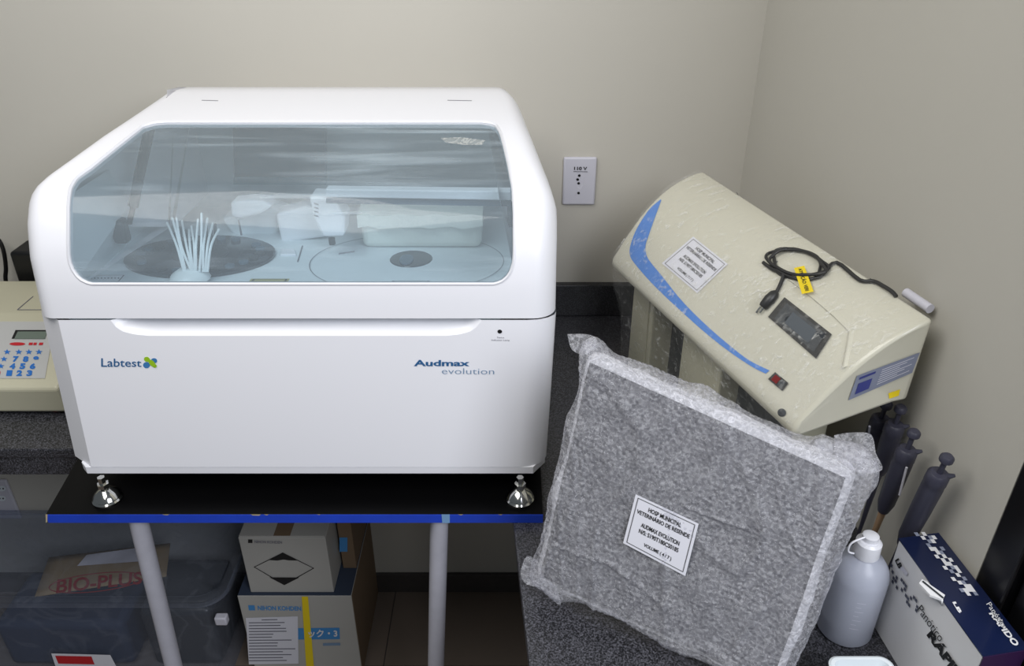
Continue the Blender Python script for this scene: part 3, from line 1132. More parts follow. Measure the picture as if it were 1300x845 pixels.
# printed labels on the deck
m2 = patch(MB(), [(112, 349), (160, 348.5), (152, 357.5), (104, 357.8)], dk, 0.0008, 1, 1)
m2.build('deck_label', M['white'], deck_o, smooth=0)
m3 = MB()
border(m3, [(112, 349), (160, 348.5), (152, 357.5), (104, 357.8)], dk, 0.0014, w=0.04, i=0.03)
for i in range(9):
    disc(m3, 116 + i * 4.3, 352.8, 1.3, 0.8, dk, 0.0014, seg=8)
m3.build('label_print', M['ink_grey'], deck_o, smooth=0)
patch(MB(), [(319, 353.5), (368, 353.5), (364, 359.4), (314, 359.4)], dk, 0.0008, 1, 1).build('deck_label', M['olive'], deck_o, smooth=0)
m3 = MB()
border(m3, [(319, 353.5), (368, 353.5), (364, 359.4), (314, 359.4)], dk, 0.0014, w=0.05, i=0.06)
m3.build('label_print', M['blackmat'], deck_o, smooth=0)
m3 = MB()
border(m3, [(497, 356), (546, 356), (548, 361), (495, 361)], dk, 0.0014, w=0.07, i=0.02)
for i in range(9):
    disc(m3, 502 + i * 4.6, 358.6, 1.2, 0.7, dk, 0.0014, seg=8)
m3.build('label_print', M['ink_grey'], deck_o, smooth=0)
m3 = MB()
m3.prism([dk(*p) for p in [(358, 318), (374, 318), (376, 325), (356, 325)]], (0, 0, 0.004))
m3.build('deck_boss', M['white'], deck_o, smooth=0, bevel=0.001)
m3 = MB()
m3.tube([dk(384, 312, .001), dk(381, 322, .001), dk(378, 332, .001)], 0.0012, 6)
m3.build('deck_seam', M['ink_grey'], deck_o)
m3 = MB()
m3.tube([dk(430, 322, .001), dk(450, 319, .001)], 0.0012, 6)
m3.build('deck_seam', M['ink_grey'], deck_o)
disc(MB(), 94.5, 334, 3, 3, plane_proj((ixl + .004, 1.1, 1.3), (1, -.05, 0)), 0.002).build('side_bolt', M['dark'], AN, smooth=0)

# ================================================================== CREAM INSTRUMENT ON THE RIGHT (under stretch film)
A_ = P(893, 217, Z=1.369)
B_ = P(1187, 405, Z=1.369)
A2 = P(777, 328, Z=1.21)
B2 = P(1010, 541, Z=1.21)
UP = Vector((0, 0, 1))
ax = (B_ - A_)
ax.z = 0
axn = ax.normalized()
outw = Vector((axn.y, -axn.x, 0))
if outw.x > 0:
    outw = -outw


def hood_pt(s, k):
    """s along the length 0..1, k 0 (top back) .. 1 (lower front edge)"""
    a = A_.lerp(A2, k)
    c = B_.lerp(B2, k)
    p = a.lerp(c, s)
    nrm = ((A2 - A_).cross(ax)).normalized()
    if nrm.z < 0:
        nrm = -nrm
    amp = 0.030 * (1 - s) + 0.020 * s
    return p + nrm * amp * math.sin(math.pi * min(1, k) ** 0.8)


INS = thing('wrapped_instrument', 'cream benchtop instrument with blue stripe wrapped in clear stretch film', 'instrument', ((A_ + B2) / 2).to_tuple()[:2] + (BENCH,))
hood = MB()
NS, NK = 26, 18
rows = []
for i in range(NS + 1):
    s = i / NS
    r = [hood_pt(s, k / NK) for k in range(NK + 1)]
    lipf = r[-1] + outw * 0.002 - UP * 0.012
    lip2 = r[-1] - outw * 0.004 - UP * 0.022
    bk = A_.lerp(B_, s) + outw * 0.004
    bb = Vector((bk.x, bk.y, 1.245))
    r += [lipf, lip2, Vector((bb.x, bb.y, bb.z)) + outw * 0.02, bb]
    rows.append(r)
hood.grid(rows, closed=True)
for rr_ in (rows[0], rows[-1]):
    cc = sum(rr_, Vector()) / len(rr_)
    hood.add(rr_ + [cc], [(i, (i + 1) % len(rr_), len(rr_)) for i in range(len(rr_))])
hood_o = hood.build('hood', M['cream'], INS, smooth=35, bevel=0.006, bseg=3)
hb = bvh_proj(hood.bvh())

# raised step that frames the display pocket
m2 = MB()
stp = [(985, 347), (1003, 357), (1030, 378), (1058, 402), (1077, 421), (1074, 440), (1068, 468)]
o1 = [hb(x, y, 0.0005) for x, y in stp]
o2 = [hb(x + 1, y - 0.5, 0.003) for x, y in stp]
o3 = [hb(x + 4, y - 2, 0.0026) for x, y in stp]
o4 = [hb(x + 9, y - 4, -0.0005) for x, y in stp]
m2.grid([o1, o2, o3, o4])
m2.build('pocket_step', M['cream'], hood_o, smooth=60)

# blue stripe
outer_c = [(838.5, 253), (824, 266), (809, 289), (801, 309), (799.6, 323), (807, 336), (832, 364), (866, 396), (900, 426), (930, 449), (956, 466), (972, 474)]
inner_c = [(839.5, 254), (831, 277), (823, 300), (819.6, 311), (820, 320), (824, 330), (841, 351), (866, 382), (896, 412), (926, 438), (951, 457), (977, 470)]
oc = [Vector((x, y, 0)) for x, y in outer_c]
ic = [Vector((x, y, 0)) for x, y in inner_c]
oc, ic = smooth_path(oc, 5), smooth_path(ic, 5)
m2 = MB()
m2.grid([[hb(*(a.lerp(c, j / 4)).to_2d(), 0.0012) for j in range(5)] for a, c in zip(oc, ic)])
m2.build('blue_stripe', M['stripe'], hood_o, smooth=60)


def sheet(q, proj, off, m, parent, name='label', n=8):
    return patch(MB(), q, proj, off, n, n).build(name, m, parent, smooth=60)


def hosp_label(q, proj, parent, vol, lines, off=0.0015):
    lb = sheet(q, proj, off, M['paper'], parent, 'paper_label')
    ink = MB()
    border(ink, q, proj, off + 0.0006, w=0.011, i=0.045)
    for body, (u0, v0, u1, v1) in lines:
        write(ink, body, sub(q, u0, v0, u1, v1), proj, off + 0.0006, bold=0.022)
    ink.build('lettering', M['blackmat'], lb, smooth=0)
    return lb


LBL = lambda n: [('HOSP MUNICIPAL', (0.24, 0.13, 0.76, 0.215)), ('VETERINÁRIO DE RESENDE', (0.08, 0.235, 0.92, 0.335)),
                 ('AUDMAX EVOLUTION', (0.19, 0.46, 0.80, 0.545)), ('N/S: S190T180CS0185', (0.18, 0.585, 0.81, 0.67)),
                 ('VOLUME ( %d / 7 )' % n, (0.30, 0.80, 0.74, 0.885))]
hosp_label([(880, 300), (924, 335), (885, 372), (840, 334)], hb, hood_o, 7, LBL(7), 0.0022)

# display
dq = [(996, 377), (1056, 424), (1036, 455), (975, 402)]
bz = sheet(dq, hb, 0.003, M['black_gloss'], hood_o, 'display_bezel', 6)
m2 = MB()
for a, c in (((0.06, 0.08, 0.94, 0.13)), ((0.06, 0.87, 0.94, 0.92))) if False else ():
    pass
sheet(sub(dq, 0.09, 0.12, 0.91, 0.88), hb, 0.0045, M['dark'], bz, 'bezel_step', 4)
sheet(sub(dq, 0.26, 0.24, 0.76, 0.76), hb, 0.0055, M['screen'], bz, 'display_screen', 4)
# rocker switch
sq = [(984, 472), (1001, 486), (993, 496), (975, 481)]
sw = sheet(sq, hb, 0.003, M['black'], hood_o, 'rocker_switch', 3)
sheet(sub(sq, 0.12, 0.15, 0.5, 0.85), hb, 0.0055, mat('switch_red', srgb(120, 26, 26), 0.3), sw, 'switch_rocker', 2)
sheet(sub(sq, 0.55, 0.15, 0.88, 0.85), hb, 0.004, M['dark'], sw, 'switch_rocker', 2)
# hood screws
for cx, cy, rx, ry in ((938, 242, 4.8, 3.2), (1108.5, 350.5, 5.6, 4.0), (992.5, 523.5, 5.5, 5.2)):
    s_ = disc(MB(), cx, cy, rx, ry, hb, 0.0016, 0.3).build('screw', M['dark'], hood_o, smooth=0)
    disc(MB(), cx, cy, rx * .5, ry * .5, hb, 0.0024, 0.3).build('screw_slot', M['ink_grey'], s_, smooth=0) if cy < 500 else None
# data plate on the end face
endn = (rows[-1][4] - rows[-1][NK]).cross(rows[-1][NK + 3] - rows[-1][NK])
pe = plane_proj(rows[-1][NK] + axn * 0.0, endn)
pq = [(1088, 477), (1168, 447), (1158, 473), (1077, 508)]
pl = sheet(pq, hb, 0.0022, M['card_plate'], hood_o, 'data_plate', 4)
m2 = MB()
for j in range(7):
    patch(m2, sub(pq, 0.42, 0.16 + j * .105, 0.93 - (j % 3) * .1, 0.19 + j * .105), hb, 0.003, 3, 1)
m2.build('fine_print', M['paper'], pl, smooth=0)
m2 = patch(MB(), sub(pq, 0.06, 0.12, 0.32, 0.22), hb, 0.003, 3, 1)
patch(m2, sub(pq, 0.08, 0.40, 0.30, 0.85), hb, 0.003, 3, 1)
m2.build('plate_print', mat('plate_blue', srgb(60, 66, 130), 0.5), pl, smooth=0)
sheet([(1128, 499), (1143, 494), (1141, 502), (1129, 506)], hb, 0.0015, M['yellow'], hood_o, 'yellow_sticker', 2)

# cord coil lying on the hood
coil = MB()
pts = []
for i in range(64):
    t = 2 * math.pi * i / 20.0 + 0.5
    g = 1.0 + 0.10 * math.sin(i * 0.63)
    g += 0.05 * math.sin(i * 1.37 + 1)
    x = 1012 + (37 + 5 * math.sin(i / 9.0)) * g * math.cos(t)
    y = 334 + (16 + 3 * math.cos(i / 7.0)) * g * math.sin(t) + 4 * math.cos(t)
    pts.append(hb(x, y, 0.005 + 0.004 * ((i // 11) % 3)))
coil.tube(smooth_path(pts, 2), 0.0025, 7)
tail = [pts[0], hb(1062, 333, 0.006), hb(1090, 335, 0.006), hb(1108, 341, 0.007), hb(1127, 352, 0.007), hb(1147, 367, 0.007), hb(1158, 374, 0.008)]
coil.tube(smooth_path(tail, 4), 0.0030, 7)
tail = [pts[24], hb(985, 346, 0.006), hb(993, 350, 0.007), hb(990, 362, 0.006), hb(984, 374, 0.006)]
coil.tube(smooth_path([hb(969, 333, .006), hb(982, 342, .007), hb(995, 345, .009), hb(991, 360, 0.006), hb(984, 374, 0.006)], 4), 0.0030, 7)
coil_o = coil.build('power_cord', M['cord'], INS, smooth=60)
a, c = hb(986, 370, 0.009), hb(968, 390, 0.009)
MB().tube([a, a.lerp(c, .15), a.lerp(c, .5), a.lerp(c, .9), c], [0.004, 0.0075, 0.009, 0.0075, 0.006], 10).build('plug', M['cord'], coil_o)
for dx in (-2.0, 2.4):
    a, c = hb(968 + dx, 389, 0.009), hb(962 + dx, 397, 0.008)
    MB().tube([a, c], 0.0018, 8).build('plug_pin', M['chrome'], coil_o)
tq = [(1008, 340), (1021, 337), (1033, 370), (1018, 373)]
tg = sheet(tq, hb, 0.013, M['yellow'], coil_o, 'yellow_tag', 4)
tq2 = [tq[1], tq[2], tq[3], tq[0]]
write(MB(), 'ATENÇÃO: VERI', sub(tq2, 0.06, 0.25, 0.92, 0.72), hb, 0.0138, bold=0.02).build('lettering', M['blackmat'], tg, smooth=0)

# base below the hood: back box, side panels, dark openings
def loc(s, o, z):
    p = A_.lerp(B_, s)
    return Vector((p.x, p.y, 0)) + outw * o + UP * z


def lbox(s0, s1, o0, o1, z0, z1):
    # ccw seen from above
    return MB().hexa([loc(s0, o0, z0), loc(s1, o0, z0), loc(s1, o1, z0), loc(s0, o1, z0), loc(s0, o0, z1), loc(s1, o0, z1), loc(s1, o1, z1), loc(s0, o1, z1)])


lbox(0.05, 0.80, 0.012, 0.075, BENCH, 1.25).build('base_box', M['cream_dull'], INS, smooth=0, bevel=0.003)
for s0, s1, o1 in ((0.03, 0.18, 0.135), (0.36, 0.58, 0.128)):
    lbox(s0, s1, 0.075, o1, BENCH, 1.212).build('side_panel', M['cream_dull'], INS, smooth=0, bevel=0.004)
lbox(0.18, 0.36, 0.0755, 0.090, BENCH + .02, 1.215).build('dark_opening', M['dark'], INS, smooth=0)
lbox(0.58, 0.80, 0.0755, 0.090, BENCH + .02, 1.215).build('dark_opening', M['dark'], INS, smooth=0)
lbox(0.10, 0.16, 0.1355, 0.138, 1.0, 1.19).build('cover_strip', M['cream_dull'], INS, smooth=0)
# wall bracket with white knob behind the hood
a = P(1146, 366, Z=1.372)
wtb = MB().tube([P(1150, 371, T=1.075), P(1181, 392, T=1.035)], 0.0065, 14).build('white_coupling', M['outlet'], INS)

# stretch film: over the hood and hanging below it
fm = streak_mat('stretch_film', 0.06, 0.42, srgb(250, 250, 245), [(0.2, 0.6, 0.9), (0.1, -0.5, 0.3), (0.5, 0.2, -0.6)], scale=(1.8, 85.0, 85.0), mask=9.0, rough=0.12)  # film glints are painted as white streaks in the material
sf = MB()
rws = []
for i in range(61):
    s = 0.005 + 0.99 * i / 60
    r = []
    for k in range(41):
        p = hood_pt(s, 0.02 + 0.98 * k / 40)
        d = (p - hood_pt(s, 0.5)).normalized()
        n_ = (UP * 0.7 + outw * 0.7).normalized()
        w = noise.noise(Vector((s * 9, k / 7.0, 0.3))) * 0.0016 + abs(noise.noise(Vector((s * 22 + k * 0.25, k / 20.0, 5)))) * 0.0018
        r.append(p + n_ * (0.0035 + w))
    lastp = r[-1]
    for k in range(1, 12):
        w = 0.010 * noise.noise(Vector((s * 11, k / 5.0, 2.2)))
        r.append(lastp - UP * 0.020 * k - outw * (0.0035 * k + w * min(1, k / 3)))
    rws.append(r)
sf.grid(rws)
sf.build('stretch_film', fm, INS, smooth=80)

# ================================================================== BUBBLE-WRAPPED FLAT PARCEL
TLp, TRp = P(738, 440, T=1.0), P(1096, 602, T=0.885)
BLp, BRp = P(672, 742, T=1.12), P(990, 893, T=0.972)
up_ = ((TLp - BLp) + (TRp - BRp)) / 2
wd_ = ((TRp - TLp) + (BRp - BLp)) / 2
bn = up_.cross(wd_).normalized()
if bn.y < 0:
    bn = -bn      # pointing away from the camera, into the parcel
W_, HH_, TK = wd_.length, up_.length, 0.046
PK = thing('wrapped_parcel', 'flat parcel in bubble wrap standing in front of the cream instrument', 'parcel', ((BLp + BRp) / 2).to_tuple())


def pk_map(u, v, w, jig=0.0):
    p = BLp * (1 - u) * (1 - v) + BRp * u * (1 - v) + TLp * (1 - u) * v + TRp * u * v
    return p + bn * w


def rounded_slab(nu, nv, nw, inset, rad, disp):
    mb = MB()
    def rp(x, y, z):
        # x,y,z local metres, rounded box
        lo = Vector((inset + rad, inset + rad, inset * .5 + rad))
        hi = Vector((W_ - inset - rad, HH_ - inset - rad, TK - inset * .5 - rad))
        p = Vector((x, y, z))
        q_ = Vector((min(max(x, lo.x), hi.x), min(max(y, lo.y), hi.y), min(max(z, lo.z), hi.z)))
        d = p - q_
        n_ = d.normalized() if d.length > 1e-9 else Vector((0, 0, -1))
        return q_ + n_ * rad, n_
    def place(x, y, z):
        p, n_ = rp(x, y, z)
        p = p + n_ * disp(p, n_)
        return pk_map(p.x / W_, p.y / HH_, p.z)
    a0, a1 = inset, W_ - inset
    b0, b1 = inset, HH_ - inset
    c0_, c1_ = inset * .5, TK - inset * .5
    fx = lambda i: a0 + (a1 - a0) * i / nu
    fy_ = lambda j: b0 + (b1 - b0) * j / nv
    fz_ = lambda k_: c0_ + (c1_ - c0_) * k_ / nw
    mb.grid([[place(fx(i), fy_(j), c0_) for i in range(nu + 1)] for j in range(nv + 1)])
    mb.grid([[place(fx(i), fy_(j), c1_) for i in range(nu + 1)] for j in range(nv + 1)])
    mb.grid([[place(fx(i), b0, fz_(k_)) for i in range(nu + 1)] for k_ in range(nw + 1)])
    mb.grid([[place(fx(i), b1, fz_(k_)) for i in range(nu + 1)] for k_ in range(nw + 1)])
    mb.grid([[place(a0, fy_(j), fz_(k_)) for j in range(nv + 1)] for k_ in range(nw + 1)])
    mb.grid([[place(a1, fy_(j), fz_(k_)) for j in range(nv + 1)] for k_ in range(nw + 1)])
    return mb


def bubble(x, y):
    # hex grid of 9.5 mm bubbles
    s = 0.0084
    x = x + 0.012 * noise.noise(Vector((x * 13, y * 13, 1))) + 0.003 * noise.noise(Vector((x * 70, y * 70, 3)))
    y = y + 0.012 * noise.noise(Vector((x * 13, y * 13, 7))) + 0.003 * noise.noise(Vector((x * 70, y * 70, 5)))
    best = 9.0
    j = y / (s * 0.866)
    for jj in (math.floor(j), math.floor(j) + 1):
        ox = 0.5 if jj % 2 else 0.0
        i = round(x / s - ox)
        dx, dy_ = (x - (i + ox) * s), (y - jj * s * 0.866)
        best = min(best, dx * dx + dy_ * dy_)
    r = math.sqrt(best) / (s * 0.46)
    return math.sqrt(max(0.0, 1 - r * r))


CREASES = [(0.50, 0.60, 0.72, 0.62, 0.004), (0.06, 0.22, 0.30, 0.24, 0.003), (0.30, 0.24, 0.52, 0.18, 0.004), (0.93, 0.70, 0.80, 0.15, 0.003), (0.78, 0.80, 0.90, 0.62, 0.0035), (0.02, 0.50, 0.14, 0.05, 0.004), (0.10, 0.60, 0.20, 0.04, 0.003), (0.55, 0.95, 0.60, 0.80, 0.003), (0.62, 0.45, 0.50, 0.10, 0.0025)]


def dp(p, n_):
    k_ = 0.0
    if abs(n_.z) > 0.6:
        b_ = bubble(p.x, p.y)
    elif abs(n_.y) > 0.6:
        b_ = bubble(p.x, p.z)
    else:
        b_ = bubble(p.z, p.y)
    k_ += 0.0024 * b_ * (0.35 + 0.65 * max(0, min(1, 0.5 + 1.6 * noise.noise(p * 17))))
    k_ += 0.0050 * noise.noise(p * 11) + 0.0028 * noise.noise(p * 33 + Vector((3, 1, 2)))
    # long folds
    k_ += 0.0028 * max(0, 1 - abs(noise.noise(Vector((p.x * 9 + p.y * 4, p.y * 5 - p.x * 3, 4)))) * 11)
    if n_.z < -0.5:
        uu, vv = p.x / W_, p.y / HH_
        for (x0_, y0_, x1_, y1_, hh_) in CREASES:
            dx_, dy2 = x1_ - x0_, y1_ - y0_
            t_ = max(0, min(1, ((uu - x0_) * dx_ + (vv - y0_) * dy2) / (dx_ * dx_ + dy2 * dy2)))
            dd_ = math.hypot(uu - x0_ - t_ * dx_, vv - y0_ - t_ * dy2) * 0.35 + 0.0015 * noise.noise(p * 60)
            k_ += 0.6 * hh_ * math.exp(-(dd_ / 0.0028) ** 2)
    # ears at the corners
    def bump_at(cx, cy, r, a):
        d2 = ((p.x / W_ - cx) ** 2 + (p.y / HH_ - cy) ** 2) / (r * r)
        return a * math.exp(-d2)
    edge = 1 - abs(n_.z)
    k_ += edge * (bump_at(0.02, 1.0, 0.05, 0.012) + bump_at(0.98, 1.02, 0.10, 0.020) + bump_at(1.0, 0.80, 0.16, 0.012) + bump_at(1.0, 0.4, 0.3, 0.006) + bump_at(0.86, 1.0, 0.05, 0.008) + bump_at(0.0, 0.05, 0.10, 0.008)
                  + bump_at(0.45, 1.0, 0.08, 0.008) + bump_at(0.12, 0.0, 0.07, 0.010) + bump_at(0.0, 0.62, 0.1, 0.003) - bump_at(0.0, 0.85, 0.08, 0.006)
                  - bump_at(0.3, 0.0, 0.12, 0.004))
    return k_


core = rounded_slab(24, 24, 4, 0.013, 0.006, lambda p, n_: 0.0).build('board_inside', mat('grey_core', srgb(74, 74, 80), 0.6, vary=0.1, vscale=20), PK, smooth=60)
wm = bpy.data.materials.new('bubble_wrap')
wm.use_nodes = True
nt = wm.node_tree
nt.nodes.clear()
out = nt.nodes.new('ShaderNodeOutputMaterial')
tr = nt.nodes.new('ShaderNodeBsdfTransparent')
tr.inputs['Color'].default_value = (0.95, 0.95, 0.97, 1)
pb2 = nt.nodes.new('ShaderNodeBsdfPrincipled')
pb2.inputs['Base Color'].default_value = srgb(236, 236, 242)
pb2.inputs['Roughness'].default_value = 0.10
pb2.inputs['Specular IOR Level'].default_value = 0.8
tc = nt.nodes.new('ShaderNodeTexCoord')
n1 = nt.nodes.new('ShaderNodeTexNoise')
n1.inputs['Scale'].default_value = 170
n1.inputs['Detail'].default_value = 6
n1.inputs['Roughness'].default_value = 0.7
n1.inputs['Distortion'].default_value = 1.0
nt.links.new(tc.outputs['Object'], n1.inputs['Vector'])
bmp = nt.nodes.new('ShaderNodeBump')
bmp.inputs['Strength'].default_value = 0.8
bmp.inputs['Distance'].default_value = 0.004
nt.links.new(n1.outputs['Fac'], bmp.inputs['Height'])
nt.links.new(bmp.outputs['Normal'], pb2.inputs['Normal'])
mr = nt.nodes.new('ShaderNodeMapRange')
mr.inputs['From Min'].default_value = 0.35
mr.inputs['From Max'].default_value = 0.68
mr.inputs['To Min'].default_value = 0.10
mr.inputs['To Max'].default_value = 0.46
vor = nt.nodes.new('ShaderNodeTexVoronoi')
vor.inputs['Scale'].default_value = 200
nt.links.new(tc.outputs['Object'], vor.inputs['Vector'])
vm = nt.nodes.new('ShaderNodeMath')
vm.operation = 'MULTIPLY_ADD'
vm.inputs[1].default_value = 0.20
nt.links.new(vor.outputs['Distance'], vm.inputs[0])
n2 = nt.nodes.new('ShaderNodeMath')
n2.operation = 'MULTIPLY'
n2.inputs[1].default_value = 0.80
nt.links.new(n1.outputs['Fac'], n2.inputs[0])
nt.links.new(n2.outputs[0], vm.inputs[2])
nt.links.new(vm.outputs[0], mr.inputs['Value'])
nt.links.new(vm.outputs[0], bmp.inputs['Height'])
mx = nt.nodes.new('ShaderNodeMixShader')
nt.links.new(mr.outputs['Result'], mx.inputs['Fac'])
nt.links.new(tr.outputs[0], mx.inputs[1])
nt.links.new(pb2.outputs[0], mx.inputs[2])
nt.links.new(mx.outputs[0], out.inputs['Surface'])
rounded_slab(150, 165, 22, 0.0, 0.016, dp).build('bubble_wrap', wm, PK, smooth=80)
rim_layer = rounded_slab(70, 76, 14, 0.006, 0.014, lambda p, n_: 0.6 * dp(p + Vector((.3, .2, 0)), n_) - 0.001)
nf = 71 * 77
keep = []
for f_ in rim_layer.f:
    c_ = f_[0]
    if c_ < nf:
        i_, j_ = c_ % 71, c_ // 71
        if 1 <= i_ <= 67 and 1 <= j_ <= 73:
            continue
    keep.append(f_)
rim_layer.f = keep
wm2 = film_mat('rim_whitening', (1, 1, 1, 1), srgb(240, 240, 244), 0.55, 70, rough=0.3, bump=0.6, amount=0.4)
rim_layer.build('added_bright_rim', wm2, PK, smooth=80)  # whiter layer added only to make the parcel's rim look brighter
# loose flaps of wrap at the corners
def flap(pts, w=0.003):
    mb = MB()
    c = sum((Vector(p) for p in pts), Vector()) / len(pts)
    n = 14
    ring_ = smooth_path(pts + [pts[0]], 4)[:-1]
    rows_ = []
    for j in range(6):
        k_ = 1 - j / 5.0 * 0.999
        rows_.append([c.lerp(p, k_) + bn * w * noise.noise(p * 60 + Vector((j, 0, 0))) for p in ring_])
    mb.grid(rows_, closed=True)
    return mb


flap([P(1059, 552, T=0.925), P(1082, 549, T=0.925), P(1106, 551, T=0.92), P(1112, 575, T=0.91), P(1120, 596, T=0.90), P(1090, 600, T=0.90), P(1062, 580, T=0.91)]).build('wrap_flap', wm, PK, smooth=80)
flap([P(720, 424, T=1.02), P(745, 424, T=1.02), P(758, 432, T=1.01), P(745, 450, T=1.01), P(726, 444, T=1.01)]).build('wrap_flap', wm, PK, smooth=80)
flap([P(661, 722, T=1.125), P(672, 705, T=1.12), P(700, 730, T=1.12), P(712, 768, T=1.12), P(690, 750, T=1.12), P(664, 738, T=1.125)]).build('wrap_flap', wm, PK, smooth=80)
# paper label
ppk = plane_proj(BLp, bn)
lq = [(807, 627), (887, 664.5), (870, 731), (791, 689)]
hosp_label(lq, ppk, PK, 4, LBL(4), 0.0085)

# ================================================================== WASH BOTTLE
bc = P(1071, 797, Z=BENCH)
bc.x -= 0.001
WB = thing('wash_bottle', 'translucent plastic bottle with white flip cap beside the stain kit box', 'bottle', (bc.x, bc.y, BENCH))
bm_ = mat('milky_plastic', srgb(196, 200, 214), 0.35, alpha=0.72)
bz_ = BENCH + 0.0008
S = 0.0365
MB().lathe((bc.x, bc.y, bz_), [(0.0001, 0.001), (S * .9, 0.0), (S, 0.005), (S, 0.105), (S * .985, 0.112), (S * .90, 0.122), (S * .70, 0.133), (S * .46, 0.139), (S * .42, 0.141), (S * .42, 0.150)], 40).build('bottle_body', bm_, WB)
MB().lathe((bc.x, bc.y, bz_), [(0.0001, 0.002), (S * .94, 0.002), (S * .95, 0.030), (0.0001, 0.030)], 36).build('liquid', mat('residue', srgb(196, 202, 214), 0.3, alpha=0.6), WB)
cap = MB().lathe((bc.x, bc.y, bz_), [(S * .44, 0.141), (S * .46, 0.143), (S * .44, 0.163), (S * .36, 0.166), (0.0001, 0.166)], 30).build('cap', M['white'], WB)
MB().lathe((bc.x, bc.y, bz_ + 0.1658), [(S * .27, 0), (S * .28, 0.008), (S * .18, 0.010), (0.0001, 0.010)], 24).build('cap_spout', M['white'], cap)
st = [Vector((bc.x - .018, bc.y - .004, bz_ + .146)), Vector((bc.x - .027, bc.y - .006, bz_ + .152)), Vector((bc.x - .026, bc.y - .006, bz_ + .166)), Vector((bc.x - .010, bc.y - .003, bz_ + .173)), Vector((bc.x + .002, bc.y, bz_ + .172))]
MB().tube(smooth_path(st, 5), 0.0013, 7).build('cap_strap', M['white'], cap)
m2 = MB()
for i in range(7):
    zz = bz_ + 0.04 + i * 0.008
    for a0_, a1_ in ((-0.35, -0.35 + (0.30 if i % 2 == 0 else 0.18)),):
        r_ = S + 0.0004
        ang = [-math.pi / 2 + a0_ + (a1_ - a0_) * k_ / 3 for k_ in range(4)]
        m2.grid([[(bc.x + r_ * math.cos(t), bc.y + r_ * math.sin(t), zz + dz) for t in ang] for dz in (0, 0.0007)])
m2.build('graduation_marks', M['outlet'], WB)

# ================================================================== STAIN KIT BOX
ft_l, ft_r = P(1142, 684, Z=1.108), P(1191, 677, Z=1.108)
nt_l = P(1248, 832, Z=1.108)
dirl = (nt_l - ft_l)
nt_r = ft_r + dirl
bdl = P(1112, 806, Z=BENCH)
KIT = thing('stain_kit_box', 'navy and white printed stain kit carton standing by the right wall', 'box', ((ft_l + nt_r) / 2).to_tuple()[:2] + (BENCH,))
ZT_, ZB_ = 1.108, BENCH + 0.0005
dn = lambda p: Vector((p.x, p.y, ZB_))
kb = MB().hexa([dn(nt_l), dn(nt_r), dn(ft_r), dn(ft_l), nt_l - UP * .0012, nt_r - UP * .0012, ft_r - UP * .0012, ft_l - UP * .0012]).build('carton', M['box_white'], KIT, smooth=0, bevel=0.0008)
lidp = MB()
lidp.prism([nt_l + Vector((-.001, -.001, -.001)), nt_r + Vector((.001, -.001, -.001)), ft_r + Vector((.001, .001, -.001)), ft_l + Vector((-.001, .001, -.001))], (0, 0, 0.0016))
kl = lidp.build('carton_lid', M['navy'], KIT, smooth=0)
ptop = plane_proj(nt_l + UP * 0.0008, (0, 0, 1))
sn = (ft_l - nt_l).cross(UP)
pside = plane_proj(nt_l + Vector((-.001, 0, 0)), sn)
# navy end panel towards the camera
en = MB()
ndir = (nt_r - nt_l).normalized()
en.hexa([dn(nt_l) + Vector((0, -.0018, 0)), dn(nt_r) + Vector((0, -.0018, 0)), dn(nt_r) + Vector((0, -.0006, 0)), dn(nt_l) + Vector((0, -.0006, 0)),
         nt_l + Vector((0, -.0018, -.001)), nt_r + Vector((0, -.0018, -.001)), nt_r + Vector((0, -.0006, -.001)), nt_l + Vector((0, -.0006, -.001))])
en.build('end_panel', mat('plum_print', srgb(48, 24, 62), 0.4), KIT, smooth=0)
# raised torn flap in the middle of the long side
MB().prism([ptop(1170, 737, 0.001), ptop(1199, 757, 0.001), ptop(1196, 763, 0.001), ptop(1180, 757, .001), ptop(1166, 742, 0.001)], (0, 0, 0.003)).build('torn_flap', M['box_white'], kl, smooth=0)
rows_ = [[pside(1173 + 24 * i / 5, 733 + 28 * i / 5, 0.003), pside(1172.5 + 24 * i / 5, 737 + 27 * i / 5, 0.004), pside(1171 + 24 * i / 5, 744 + 24 * i / 5, 0.001)] for i in range(6)]
MB().grid(rows_).build('side_flap', M['box_white'], KIT, smooth=40, solid=0.0006)
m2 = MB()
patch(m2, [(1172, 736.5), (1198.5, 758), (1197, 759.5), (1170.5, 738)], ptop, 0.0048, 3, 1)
m2.build('painted_flap_shadow', M['dark'], kl, smooth=0)  # dark strip painted in as the shadow along the torn flap
# pixel pattern on the lid
random.seed(11)
px1, px2, px3 = MB(), MB(), MB()


def cell(mb, ox, oy, i, j, ex, ey, pr, off=0.0006):
    a = (ox + ex[0] * i + ey[0] * j, oy + ex[1] * i + ey[1] * j)
    c = (a[0] + ex[0], a[1] + ex[1])
    d = (c[0] + ey[0], c[1] + ey[1])
    e = (a[0] + ey[0], a[1] + ey[1])
    patch(mb, [a, c, d, e], pr, off, 1, 1)


